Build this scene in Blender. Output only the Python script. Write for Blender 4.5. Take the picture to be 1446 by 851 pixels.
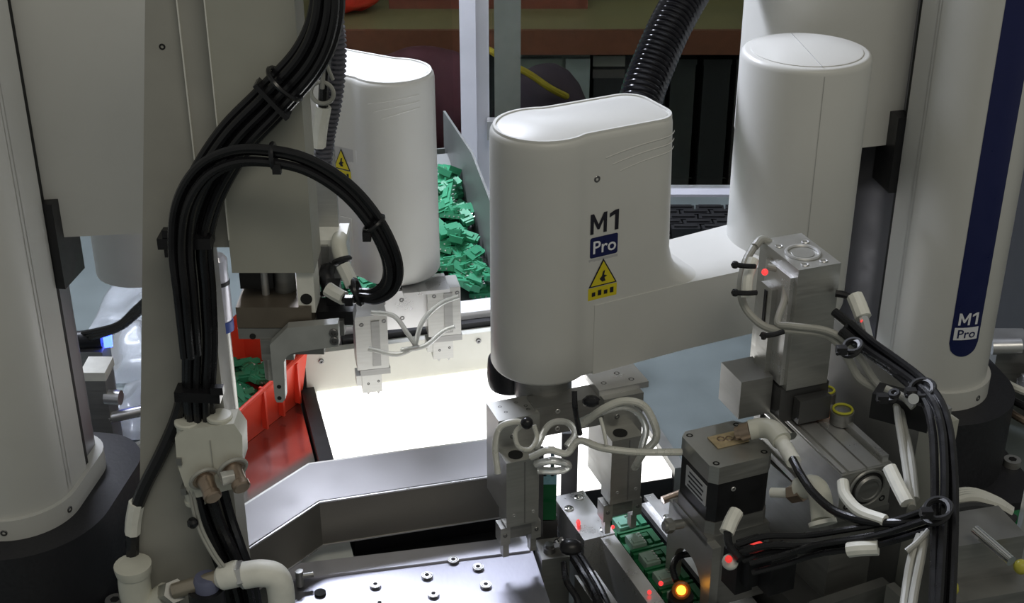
import bpy, bmesh, math, random
from mathutils import Vector, Matrix, Euler
from mathutils.geometry import tessellate_polygon

for o in list(bpy.data.objects):
    bpy.data.objects.remove(o)
scene = bpy.context.scene
C = scene.collection
R = math.radians
PI = math.pi
random.seed(7)

# ------------------------------------------------------------------ camera
F_PX, TILT, CAM_H = 1950.0, R(27.3), 0.85
ST, CT = math.sin(TILT), math.cos(TILT)
cam_d = bpy.data.cameras.new('camera')
cam_d.sensor_width = 36.0
cam_d.lens = F_PX / 1446 * 36.0
cam_d.clip_start = 0.02
cam = bpy.data.objects.new('camera', cam_d)
C.objects.link(cam)
cam.location = (0, 0, CAM_H)
cam.rotation_euler = (PI / 2 - TILT, 0, 0)
scene.camera = cam

# ------------------------------------------------------------------ world, lights, exposure
scene.view_settings.view_transform = 'Standard'
scene.view_settings.look = 'None'
scene.view_settings.gamma = 1.0
scene.view_settings.use_curve_mapping = False
scene.view_settings.exposure = 0.4
world = bpy.data.worlds.new('room_light')
scene.world = world
world.use_nodes = True
bg = world.node_tree.nodes['Background']
bg.inputs[0].default_value = (0.95, 0.97, 0.90, 1)
bg.inputs[1].default_value = 0.155


def area(name, loc, target, size, power, col, size_y=None):
    l = bpy.data.lights.new(name, 'AREA')
    l.energy = power
    l.color = col
    l.shape = 'RECTANGLE'
    l.size = size
    l.size_y = size_y or size
    o = bpy.data.objects.new(name, l)
    C.objects.link(o)
    o.location = loc
    o.rotation_euler = (Vector(target) - Vector(loc)).to_track_quat('-Z', 'Y').to_euler()
    return o


# LED strip in the top of the machine enclosure, a tube of the hall behind the camera
area('enclosure_led_strip', (-0.42, 1.84, 1.10), (0.02, 1.2, 0.22), 0.8, 20.0, (0.83, 0.87, 1.0), 0.12)
area('hall_ceiling_tube', (0.55, -0.3, 2.2), (0.15, 1.1, 0.2), 1.4, 8.5, (1.0, 0.93, 0.79), 0.5)


# ------------------------------------------------------------------ photo geometry helpers (place real things at real distances)
def at(px, py, d):
    """world point seen at pixel px,py at forward distance d"""
    u = (425.5 - py) / F_PX * d
    return Vector(((px - 723) / F_PX * d, d * CT + u * ST, CAM_H - d * ST + u * CT))


def on_z(px, py, z):
    u = (425.5 - py) / F_PX
    return at(px, py, (z - CAM_H) / (-ST + u * CT))


def on_y(px, py, y):
    u = (425.5 - py) / F_PX
    return at(px, py, y / (CT + u * ST))


# ------------------------------------------------------------------ materials
MATS = {}


def mat(name, col, rough=0.5, metal=0.0, var=0.06, scale=60.0, bump=0.0, stretch=None,
        emit=None, estr=0.0, trans=0.0, ior=1.45, alpha=1.0, coat=0.0, rvar=0.08, spec=0.5):
    if name in MATS:
        return MATS[name]
    m = bpy.data.materials.new(name)
    m.use_nodes = True
    nt = m.node_tree
    b = nt.nodes['Principled BSDF']
    tc = nt.nodes.new('ShaderNodeTexCoord')
    mp = nt.nodes.new('ShaderNodeMapping')
    nt.links.new(tc.outputs['Object'], mp.inputs['Vector'])
    if stretch:
        mp.inputs['Scale'].default_value = stretch
    n = nt.nodes.new('ShaderNodeTexNoise')
    n.inputs['Scale'].default_value = scale
    n.inputs['Detail'].default_value = 4
    nt.links.new(mp.outputs[0], n.inputs['Vector'])
    r = nt.nodes.new('ShaderNodeMapRange')
    r.inputs[1].default_value = 0.3
    r.inputs[2].default_value = 0.7
    r.inputs[3].default_value = 1 - var
    r.inputs[4].default_value = 1 + var
    nt.links.new(n.outputs['Fac'], r.inputs[0])
    mx = nt.nodes.new('ShaderNodeMix')
    mx.data_type = 'RGBA'
    mx.blend_type = 'MULTIPLY'
    mx.inputs[0].default_value = 1.0
    mx.inputs[6].default_value = (*col, 1)
    nt.links.new(r.outputs[0], mx.inputs[7])
    nt.links.new(mx.outputs[2], b.inputs['Base Color'])
    r2 = nt.nodes.new('ShaderNodeMapRange')
    r2.inputs[1].default_value = 0.3
    r2.inputs[2].default_value = 0.7
    r2.inputs[3].default_value = max(0.02, rough - rvar)
    r2.inputs[4].default_value = min(1.0, rough + rvar)
    nt.links.new(n.outputs['Fac'], r2.inputs[0])
    nt.links.new(r2.outputs[0], b.inputs['Roughness'])
    b.inputs['Metallic'].default_value = metal
    b.inputs['IOR'].default_value = ior
    b.inputs['Specular IOR Level'].default_value = spec
    b.inputs['Transmission Weight'].default_value = trans
    b.inputs['Alpha'].default_value = alpha
    b.inputs['Coat Weight'].default_value = coat
    if bump:
        bp = nt.nodes.new('ShaderNodeBump')
        bp.inputs['Strength'].default_value = bump
        bp.inputs['Distance'].default_value = 0.001
        nt.links.new(n.outputs['Fac'], bp.inputs['Height'])
        nt.links.new(bp.outputs[0], b.inputs['Normal'])
    if emit:
        b.inputs['Emission Color'].default_value = (*emit, 1)
        b.inputs['Emission Strength'].default_value = estr
    MATS[name] = m
    return m


WHITE = mat('robot_white_paint', (0.57, 0.57, 0.545), 0.38, var=0.015, scale=25, rvar=0.04)
BLACKP = mat('black_plastic', (0.012, 0.012, 0.014), 0.42, var=0.15, scale=90)
BASEBLK = mat('black_cast_base', (0.02, 0.02, 0.024), 0.5, var=0.15, scale=300, bump=0.15)
CABLE = mat('black_cable_jacket', (0.010, 0.010, 0.012), 0.28, var=0.1, scale=80, rvar=0.05)
NAVY = mat('navy_print', (0.008, 0.012, 0.075), 0.35, var=0.03)
INK = mat('black_print', (0.012, 0.012, 0.02), 0.45, var=0.03)
WPRINT = mat('white_print', (0.75, 0.76, 0.8), 0.4, var=0.02)
POST = mat('warm_grey_paint', (0.34, 0.335, 0.305), 0.55, var=0.04, scale=40, bump=0.05)
POSTL = mat('light_grey_paint', (0.36, 0.36, 0.315), 0.5, var=0.03, scale=40, bump=0.05)
ALU = mat('satin_aluminium', (0.44, 0.44, 0.42), 0.38, 0.75, var=0.07, scale=30, stretch=(1, 1, 14))
ALUD = mat('dull_aluminium', (0.30, 0.30, 0.29), 0.42, 0.75, var=0.09, scale=30, stretch=(1, 1, 10))
ALUL = mat('bright_aluminium', (0.66, 0.66, 0.66), 0.32, 0.75, var=0.05, scale=40)
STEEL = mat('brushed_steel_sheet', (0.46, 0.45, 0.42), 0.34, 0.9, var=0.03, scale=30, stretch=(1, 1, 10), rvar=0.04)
MIRROR = mat('polished_steel_sheet', (0.60, 0.58, 0.56), 0.16, 0.95, var=0.05, scale=20, rvar=0.05)
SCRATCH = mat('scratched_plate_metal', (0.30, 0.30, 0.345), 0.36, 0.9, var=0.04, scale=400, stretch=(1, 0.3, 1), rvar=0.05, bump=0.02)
CHROME = mat('chrome_rod', (0.85, 0.85, 0.85), 0.1, 1.0, var=0.02, rvar=0.03)
SCREW = mat('dark_screw_steel', (0.20, 0.20, 0.20), 0.35, 0.9, var=0.1)
HOLE = mat('dark_bore', (0.01, 0.01, 0.01), 0.7, var=0.1)
BRONZE = mat('brown_anodised_block', (0.17, 0.145, 0.115), 0.45, 0.5, var=0.1, scale=30)
BEIGE = mat('beige_fitting_plastic', (0.60, 0.60, 0.53), 0.42, var=0.04)
WSLEEVE = mat('white_heatshrink', (0.78, 0.78, 0.72), 0.45, var=0.05, scale=120)
TUBEW = mat('milky_air_hose', (0.72, 0.72, 0.66), 0.3, var=0.05, scale=50, trans=0.25)
TUBEC = mat('clear_air_hose', (0.82, 0.83, 0.80), 0.2, var=0.04, trans=0.55)
GREYT = mat('grey_cable_jacket', (0.36, 0.36, 0.33), 0.45, var=0.05)
BRASS = mat('brass_fitting', (0.40, 0.31, 0.24), 0.32, 0.85, var=0.1)
RED = mat('red_bin_plastic', (0.85, 0.07, 0.035), 0.4, var=0.06, scale=30)
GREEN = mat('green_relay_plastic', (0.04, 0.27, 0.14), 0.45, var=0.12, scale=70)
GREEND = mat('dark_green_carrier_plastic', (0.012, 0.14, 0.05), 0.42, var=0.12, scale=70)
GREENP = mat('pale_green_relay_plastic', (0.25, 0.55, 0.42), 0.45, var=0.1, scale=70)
PCB = mat('green_circuit_board', (0.02, 0.20, 0.07), 0.4, var=0.2, scale=200)
PIN = mat('tin_pin', (0.7, 0.7, 0.66), 0.3, 0.9, var=0.08)
YELLOW = mat('yellow_sticker', (0.62, 0.52, 0.02), 0.4, var=0.03)
GREYST = mat('grey_sticker', (0.42, 0.42, 0.42), 0.4, var=0.03)
LABEL = mat('pale_label', (0.55, 0.56, 0.58), 0.5, var=0.05)
PANEL = mat('backlit_panel_diffuser', (0.9, 0.9, 0.9), 0.5, var=0.0, emit=(1.0, 0.98, 0.94), estr=1.3)
TRAYW = mat('white_feeder_wall', (0.62, 0.62, 0.56), 0.5, var=0.03, scale=30)
TABLE = mat('blue_grey_table_plate', (0.15, 0.178, 0.178), 0.45, 0.1, var=0.1, scale=14, bump=0.05)
GLASS = mat('window_glass', (0.9, 0.95, 0.93), 0.03, var=0.0, trans=1.0, ior=1.05, rvar=0.0)
BAG = mat('clear_plastic_bag', (0.86, 0.89, 0.92), 0.12, var=0.03, trans=0.75, ior=1.2, rvar=0.05)
LEDR = mat('red_led', (0.6, 0.02, 0.02), 0.4, var=0, emit=(1.0, 0.05, 0.05), estr=1.0)
LEDA = mat('amber_led', (0.7, 0.3, 0.02), 0.4, var=0, emit=(1.0, 0.42, 0.04), estr=2.2)
LEDB = mat('blue_led', (0.05, 0.08, 0.8), 0.4, var=0, emit=(0.05, 0.1, 1.0), estr=5)


# ------------------------------------------------------------------ mesh builder
class MB:
    def __init__(self):
        self.bm = bmesh.new()

    def _add(self, verts, faces):
        vs = [self.bm.verts.new(v) for v in verts]
        fs = []
        for f in faces:
            try:
                fs.append(self.bm.faces.new([vs[i] for i in f]))
            except ValueError:
                pass
        return vs, fs

    def _bevel(self, vs, w, seg=2):
        if w <= 0:
            return
        es = set()
        for v in vs:
            for e in v.link_edges:
                if len(e.link_faces) == 2 and e.calc_face_angle(0) > 0.6:
                    es.add(e)
        if es:
            bmesh.ops.bevel(self.bm, geom=list(es), offset=w, segments=seg, profile=0.5, affect='EDGES', clamp_overlap=True)

    def box(self, c, size, yaw=0.0, bevel=0.0, rot=None, seg=2):
        hx, hy, hz = size[0] / 2, size[1] / 2, size[2] / 2
        M = rot.to_3x3() if rot is not None else Matrix.Rotation(yaw, 3, 'Z')
        c = Vector(c)
        vv = [c + M @ Vector((x, y, z)) for z in (-hz, hz) for (x, y) in ((-hx, -hy), (hx, -hy), (hx, hy), (-hx, hy))]
        ff = [(3, 2, 1, 0), (4, 5, 6, 7), (0, 1, 5, 4), (1, 2, 6, 5), (2, 3, 7, 6), (3, 0, 4, 7)]
        vs, _ = self._add(vv, ff)
        self._bevel(vs, bevel, seg)
        return self

    def cyl(self, p0, p1, r0, r1=None, seg=20, bevel=0.0):
        r1 = r0 if r1 is None else r1
        p0, p1 = Vector(p0), Vector(p1)
        q = (p1 - p0).to_track_quat('Z', 'Y').to_matrix()
        vv = []
        for p, r in ((p0, r0), (p1, r1)):
            for i in range(seg):
                a = 2 * PI * i / seg
                vv.append(p + q @ Vector((r * math.cos(a), r * math.sin(a), 0)))
        ff = [(i, (i + 1) % seg, seg + (i + 1) % seg, seg + i) for i in range(seg)]
        ff += [tuple(range(seg - 1, -1, -1)), tuple(range(seg, 2 * seg))]
        vs, _ = self._add(vv, ff)
        self._bevel(vs, bevel, 2)
        return self

    def lathe(self, p0, axis, prof, seg=20):
        """prof: list of (distance along axis, radius)"""
        p0 = Vector(p0)
        ax = Vector(axis).normalized()
        q = ax.to_track_quat('Z', 'Y').to_matrix()
        vv, ff = [], []
        for h, r in prof:
            for i in range(seg):
                a = 2 * PI * i / seg
                vv.append(p0 + q @ Vector((r * math.cos(a), r * math.sin(a), h)))
        n = len(prof)
        for k in range(n - 1):
            for i in range(seg):
                j = (i + 1) % seg
                ff.append((k * seg + i, k * seg + j, (k + 1) * seg + j, (k + 1) * seg + i))
        ff.append(tuple(range(seg - 1, -1, -1)))
        ff.append(tuple(range((n - 1) * seg, n * seg)))
        self._add(vv, ff)
        return self

    def ring(self, c, axis, r, t, seg=20, tseg=8):
        c = Vector(c)
        q = Vector(axis).to_track_quat('Z', 'Y').to_matrix()
        vv, ff = [], []
        for i in range(seg):
            a = 2 * PI * i / seg
            for j in range(tseg):
                b = 2 * PI * j / tseg
                rr = r + t * math.cos(b)
                vv.append(c + q @ Vector((rr * math.cos(a), rr * math.sin(a), t * math.sin(b))))
        for i in range(seg):
            for j in range(tseg):
                i2, j2 = (i + 1) % seg, (j + 1) % tseg
                ff.append((i * tseg + j, i2 * tseg + j, i2 * tseg + j2, i * tseg + j2))
        self._add(vv, ff)
        return self

    def sphere(self, c, r, seg=14, sq=(1, 1, 1)):
        c = Vector(c)
        prof = []
        vv, ff = [], []
        n = seg // 2
        for k in range(1, n):
            t = PI * k / n
            for i in range(seg):
                a = 2 * PI * i / seg
                vv.append(c + Vector((r * sq[0] * math.sin(t) * math.cos(a), r * sq[1] * math.sin(t) * math.sin(a), r * sq[2] * math.cos(t))))
        top = len(vv)
        vv.append(c + Vector((0, 0, r * sq[2])))
        vv.append(c - Vector((0, 0, r * sq[2])))
        for k in range(n - 2):
            for i in range(seg):
                j = (i + 1) % seg
                ff.append((k * seg + i, (k + 1) * seg + i, (k + 1) * seg + j, k * seg + j))
        for i in range(seg):
            j = (i + 1) % seg
            ff.append((top, i, j))
            ff.append((top + 1, (n - 2) * seg + j, (n - 2) * seg + i))
        self._add(vv, ff)
        return self

    def prism(self, poly, z0, z1, M=None, bevel=0.0, seg=2):
        """poly in local xy, extruded along local z; M maps local to world"""
        M = M or Matrix.Identity(4)
        n = len(poly)
        ar = sum(poly[i][0] * poly[(i + 1) % n][1] - poly[(i + 1) % n][0] * poly[i][1] for i in range(n))
        if ar < 0:
            poly = poly[::-1]
        vv = [M @ Vector((p[0], p[1], z)) for z in (z0, z1) for p in poly]
        ff = [tuple(range(n - 1, -1, -1)), tuple(range(n, 2 * n))]
        ff += [(i, (i + 1) % n, n + (i + 1) % n, n + i) for i in range(n)]
        vs, _ = self._add(vv, ff)
        self._bevel(vs, bevel, seg)
        return self

    def loft(self, rings, cap=True):
        n = len(rings[0])
        vv = [Vector(p) for r in rings for p in r]
        ff = []
        for k in range(len(rings) - 1):
            for i in range(n):
                j = (i + 1) % n
                ff.append((k * n + i, k * n + j, (k + 1) * n + j, (k + 1) * n + i))
        if cap:
            ff.append(tuple(range(n - 1, -1, -1)))
            ff.append(tuple(range((len(rings) - 1) * n, len(rings) * n)))
        self._add(vv, ff)
        return self

    def grid(self, fn, nu, nv):
        vv = [fn(i / nu, j / nv) for j in range(nv + 1) for i in range(nu + 1)]
        ff = [(j * (nu + 1) + i, j * (nu + 1) + i + 1, (j + 1) * (nu + 1) + i + 1, (j + 1) * (nu + 1) + i) for j in range(nv) for i in range(nu)]
        self._add(vv, ff)
        return self

    def tube(self, pts, r, seg=10, sub=8, radii=None, smooth=True):
        pts = [Vector(p) for p in pts]
        path = spline(pts, sub) if smooth else pts
        n = len(path)
        rings = []
        t0 = (path[1] - path[0]).normalized()
        up = Vector((0, 0, 1)) if abs(t0.z) < 0.9 else Vector((1, 0, 0))
        nrm = (up - t0 * up.dot(t0)).normalized()
        for i, p in enumerate(path):
            t = (path[min(i + 1, n - 1)] - path[max(i - 1, 0)]).normalized()
            nrm = (nrm - t * nrm.dot(t)).normalized()
            b = t.cross(nrm)
            rr = r if radii is None else radii(i / (n - 1), i)
            rings.append([p + (nrm * math.cos(2 * PI * k / seg) + b * math.sin(2 * PI * k / seg)) * rr for k in range(seg)])
        self.loft(rings)
        return self


def spline(pts, sub=8):
    if len(pts) < 3:
        return [pts[0].lerp(pts[-1], i / sub) for i in range(sub + 1)]
    out = []
    P_ = [pts[0] * 2 - pts[1]] + pts + [pts[-1] * 2 - pts[-2]]
    for i in range(1, len(P_) - 2):
        a, b, c, d = P_[i - 1], P_[i], P_[i + 1], P_[i + 2]
        for k in range(sub):
            t = k / sub
            out.append(0.5 * ((2 * b) + (c - a) * t + (2 * a - 5 * b + 4 * c - d) * t * t + (3 * b - a - 3 * c + d) * t ** 3))
    out.append(pts[-1])
    return out


def world_of(o):
    M = Matrix.LocRotScale(o.location, o.rotation_euler, o.scale)
    return world_of(o.parent) @ M if o.parent else M


def obj(name, mb, m, parent=None, world=True, smooth=0.6):
    """link a builder as ONE mesh object; vertices given in world space are moved into the parent's frame"""
    me = bpy.data.meshes.new(name)
    bm = mb.bm
    bmesh.ops.recalc_face_normals(bm, faces=bm.faces)
    if parent is not None and world:
        bmesh.ops.transform(bm, matrix=world_of(parent).inverted(), verts=bm.verts)
    bm.to_mesh(me)
    bm.free()
    me.materials.append(m)
    for p in me.polygons:
        p.use_smooth = True
    me.set_sharp_from_angle(angle=smooth)
    o = bpy.data.objects.new(name, me)
    C.objects.link(o)
    if parent is not None:
        o.parent = parent
    return o


def thing(name, label, cat, loc=(0, 0, 0), rotz=0.0, group=None):
    o = bpy.data.objects.new(name, None)
    o.empty_display_size = 0.02
    C.objects.link(o)
    o.location = loc
    o.rotation_euler = (0, 0, rotz)
    return tag(o, label, cat, group)


def tag(o, label, cat, group=None):
    o['label'] = label
    o['category'] = cat
    if group:
        o['group'] = group
    return o


def single(name, mb, m, label, cat, group=None, smooth=0.6):
    """a thing that is one mesh, with its origin at its base"""
    bm = mb.bm
    zs = [v.co.z for v in bm.verts]
    c = Vector((sum(v.co.x for v in bm.verts) / len(bm.verts), sum(v.co.y for v in bm.verts) / len(bm.verts), min(zs)))
    bmesh.ops.translate(bm, vec=-c, verts=bm.verts)
    o = obj(name, mb, m, None, smooth=smooth)
    o.location = c
    return tag(o, label, cat, group)


def struct(name, mb, m, smooth=0.6):
    o = obj(name, mb, m, None, smooth=smooth)
    o['kind'] = 'structure'
    return o


def screw(parent, p, axis, r=0.003, h=0.0015, name='screw', m=None):
    p, ax = Vector(p), Vector(axis).normalized()
    s_ = obj(name, MB().lathe(p - ax * 0.001, ax, [(0, r), (h + 0.0006, r), (h + 0.001, r * 0.85), (h + 0.001, r * 0.5), (h - 0.0005, r * 0.45)], 12), m or SCREW, parent)
    return s_


# ------------------------------------------------------------------ lettering
def text_data(s, size, bold=0.0):
    cu = bpy.data.curves.new('lettering', 'FONT')
    cu.body = s
    cu.size = size
    cu.offset = bold
    cu.align_x = 'CENTER'
    cu.align_y = 'CENTER'
    cu.resolution_u = 3
    o = bpy.data.objects.new('lettering', cu)
    C.objects.link(o)
    dg = bpy.context.evaluated_depsgraph_get()
    me = bpy.data.meshes.new_from_object(o.evaluated_get(dg))
    vv = [tuple(v.co) for v in me.vertices]
    ff = [tuple(p.vertices) for p in me.polygons]
    bpy.data.objects.remove(o)
    bpy.data.curves.remove(cu)
    bpy.data.meshes.remove(me)
    return vv, ff


def tess(pts):
    return [tuple(t) for t in tessellate_polygon([[Vector((a, b_, 0)) for a, b_ in pts]])]


class Skin:
    """a plan outline wrapped upright; surf(s, z, e) gives the point at arc length s from the anchor, height z, e outside"""

    def __init__(self, pts, M=None, anchor=(0, 0), flip=False):
        self.p = [Vector((p[0], p[1], 0)) for p in pts]
        self.M = M or Matrix.Identity(4)
        n = len(self.p)
        self.L = [0.0]
        for i in range(n):
            self.L.append(self.L[-1] + (self.p[(i + 1) % n] - self.p[i]).length)
        self.tot = self.L[-1]
        a = Vector((anchor[0], anchor[1], 0))
        k = min(range(n), key=lambda i: (self.p[i] - a).length)
        self.s0 = self.L[k]
        self.flip = flip

    def surf(self, s, z, e=0.0):
        s = (self.s0 + s) % self.tot
        n = len(self.p)
        lo, hi = 0, n
        while hi - lo > 1:
            md = (lo + hi) // 2
            if self.L[md] <= s:
                lo = md
            else:
                hi = md
        a, b = self.p[lo % n], self.p[(lo + 1) % n]
        t = (s - self.L[lo]) / max(1e-9, self.L[lo + 1] - self.L[lo])
        q = a.lerp(b, t)
        # smooth normal
        def nr(i):
            d = self.p[(i + 1) % n] - self.p[(i - 1) % n]
            return Vector((d.y, -d.x, 0)).normalized()
        m = (nr(lo % n) * (1 - t) + nr((lo + 1) % n) * t).normalized()
        return self.M @ (q + m * e + Vector((0, 0, z)))

    def text(self, s, size, cs, cz, e=0.0005, bold=0.0, sx=1.0):
        vv, ff = text_data(s, size, bold)
        mb = MB()
        mb._add([self.surf(cs + v[0] * sx, cz + v[1], e) for v in vv], ff)
        return mb

    def patch(self, s0, s1, z0, z1, e=0.0004, nu=12, nv=2, rad=0.0):
        mb = MB()
        if rad <= 0:
            mb.grid(lambda u, v: self.surf(s0 + (s1 - s0) * u, z0 + (z1 - z0) * v, e), nu, nv)
        else:
            out = []
            for cx, cz, a0 in ((s1 - rad, z0 + rad, -90), (s1 - rad, z1 - rad, 0), (s0 + rad, z1 - rad, 90), (s0 + rad, z0 + rad, 180)):
                for k in range(7):
                    a = R(a0 + 15 * k)
                    out.append((cx + rad * math.cos(a), cz + rad * math.sin(a)))
            cm = ((s0 + s1) / 2, (z0 + z1) / 2)
            vv = [self.surf(*cm, e)] + [self.surf(a, b, e) for a, b in out]
            mb._add(vv, [(0, i + 1, (i + 1) % len(out) + 1) for i in range(len(out))])
        return mb

    def poly(self, pts, e=0.0005):
        mb = MB()
        mb._add([self.surf(a, b, e) for a, b in pts], tess(pts))
        return mb


def offset_poly(pts, e):
    n = len(pts)
    out = []
    for i in range(n):
        a, b = Vector(pts[(i - 1) % n]), Vector(pts[(i + 1) % n])
        d = (b - a).normalized()
        out.append((pts[i][0] + d.y * e, pts[i][1] - d.x * e))
    return out


def stadium(Rb, back, fwd, n=20):
    """plan: half circle of radius Rb round the back (-y), straight sides forward to fwd, rounded front corners; ccw"""
    pts = []
    for k in range(n + 1):
        a = PI + PI * k / n
        pts.append((Rb * math.cos(a), back + Rb * math.sin(a)))
    rc = Rb * 0.6
    for k in range(1, 8):
        pts.append((Rb, back + (fwd - rc - back) * k / 8))
    for k in range(9):
        a = PI / 2 * k / 8
        pts.append((Rb - rc + rc * math.cos(a), fwd - rc + rc * math.sin(a)))
    for k in range(9):
        a = PI / 2 + PI / 2 * k / 8
        pts.append((-Rb + rc + rc * math.cos(a), fwd - rc + rc * math.sin(a)))
    for k in range(1, 8):
        pts.append((-Rb, fwd - rc + (back - fwd + rc) * k / 8))
    return pts


# ================================================================== THE SETTING
struct('floor', MB().box((0, 2.2, -0.87), (6, 8, 0.04)), mat('hall_floor_paint', (0.06, 0.065, 0.06), 0.5, var=0.2, scale=5))
struct('wall_back', MB().box((0, 5.4, 0.6), (6, 0.1, 3.0)), mat('dark_hall_wall', (0.05, 0.055, 0.05), 0.8, var=0.1, scale=8))

struct('wall_right', MB().box((0.61, 1.64, 0.6), (0.02, 0.74, 1.2), bevel=0.002), mat('dark_enclosure_panel', (0.03, 0.03, 0.032), 0.45, var=0.1, scale=10))

# machine table with legs
tb = thing('machine_table', 'wide blue grey metal table top carrying both robots', 'table', (0, 1.25, -0.85))
obj('table_top', MB().box((0, 1.215, -0.02), (2.6, 1.58, 0.04), bevel=0.003), TABLE, tb)
for sx in (-1, 1):
    for sy in (-1, 1):
        obj('leg', MB().box((sx * 1.15, 1.215 + sy * 0.70, -0.445), (0.06, 0.06, 0.81), bevel=0.004), ALUD, tb)

# window of the machine enclosure
w1 = thing('window_1', 'aluminium framed enclosure window', 'window', (0, 2.03, 0))
del w1['label'], w1['category']
w1['kind'] = 'structure'
FR = mat('frame_aluminium', (0.82, 0.83, 0.92), 0.4, 0.15, var=0.03, scale=20)
obj('frame_post', MB().box((-0.066, 2.03, 0.325), (0.024, 0.045, 2.35), bevel=0.003).box((-0.045, 2.035, 0.325), (0.020, 0.035, 2.35), bevel=0.002), FR, w1)
obj('frame_rail', MB().box((0.0, 2.03, -0.010), (2.5, 0.04, 0.024), bevel=0.003), FR, w1)
obj('frame_rail', MB().box((0.0, 2.03, 1.5), (2.5, 0.04, 0.03), bevel=0.003), FR, w1)
for sx in (-1, 1):
    obj('frame_post', MB().box((sx * 1.24, 2.03, 0.325), (0.04, 0.04, 2.35), bevel=0.003), FR, w1)
obj('pane', MB().box((-0.655, 2.035, 0.75), (1.13, 0.004, 1.46)), GLASS, w1)
obj('pane', MB().box((0.595, 2.035, 0.75), (1.25, 0.004, 1.46)), GLASS, w1)
hk = obj('latch', MB().box((-0.028, 2.0, 0.115), (0.020, 0.02, 0.030), bevel=0.004).cyl((-0.028, 1.985, 0.113), (-0.028, 1.99, 0.113), 0.006), ALUL, w1)

# ================================================================== ROBOTS
def hump_plan(xend, Rh=0.0445, wst=0.0395, rc=0.024):
    half = []
    for k in range(0, 15):
        a = PI - (PI - R(64)) * k / 14
        half.append((Rh * math.cos(a), Rh * math.sin(a)))
    x0, y0 = half[-1]
    for k in range(1, 5):                     # soft concave run into the waist
        t = k / 4
        half.append((x0 + 0.018 * t, y0 + (wst - y0) * (1 - (1 - t) ** 2)))
    xs = half[-1][0]
    for k in range(1, 7):
        half.append((xs + (xend - rc - xs) * k / 6, wst))
    for k in range(1, 8):
        a = PI / 2 * (1 - k / 7)
        half.append((xend - rc + rc * math.cos(a), wst - rc + rc * math.sin(a)))
    low = [(x, -y) for x, y in half]          # travels -R -> +x on the south side: ccw
    return low + [p for p in reversed(half)][:-1]


GLYPH_M = [(-0.5, -0.5), (-0.3, -0.5), (-0.3, 0.14), (-0.06, -0.3), (0.06, -0.3), (0.3, 0.14), (0.3, -0.5), (0.5, -0.5), (0.5, 0.5), (0.3, 0.5), (0.0, -0.05), (-0.3, 0.5), (-0.5, 0.5)]
GLYPH_1 = [(0.05, -0.5), (0.27, -0.5), (0.27, 0.5), (0.05, 0.5), (-0.27, 0.36), (-0.27, 0.17), (0.05, 0.29)]


def m_one(sk, cs, cz, h, e):
    mb = MB()
    for g, dx, wd in ((GLYPH_M, -0.30, 0.88), (GLYPH_1, 0.52, 0.9)):
        vs = [sk.surf(cs + (a * wd + dx) * h, cz + b * h, e) for a, b in g]
        mb._add(vs, tess(g))
    return mb


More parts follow.
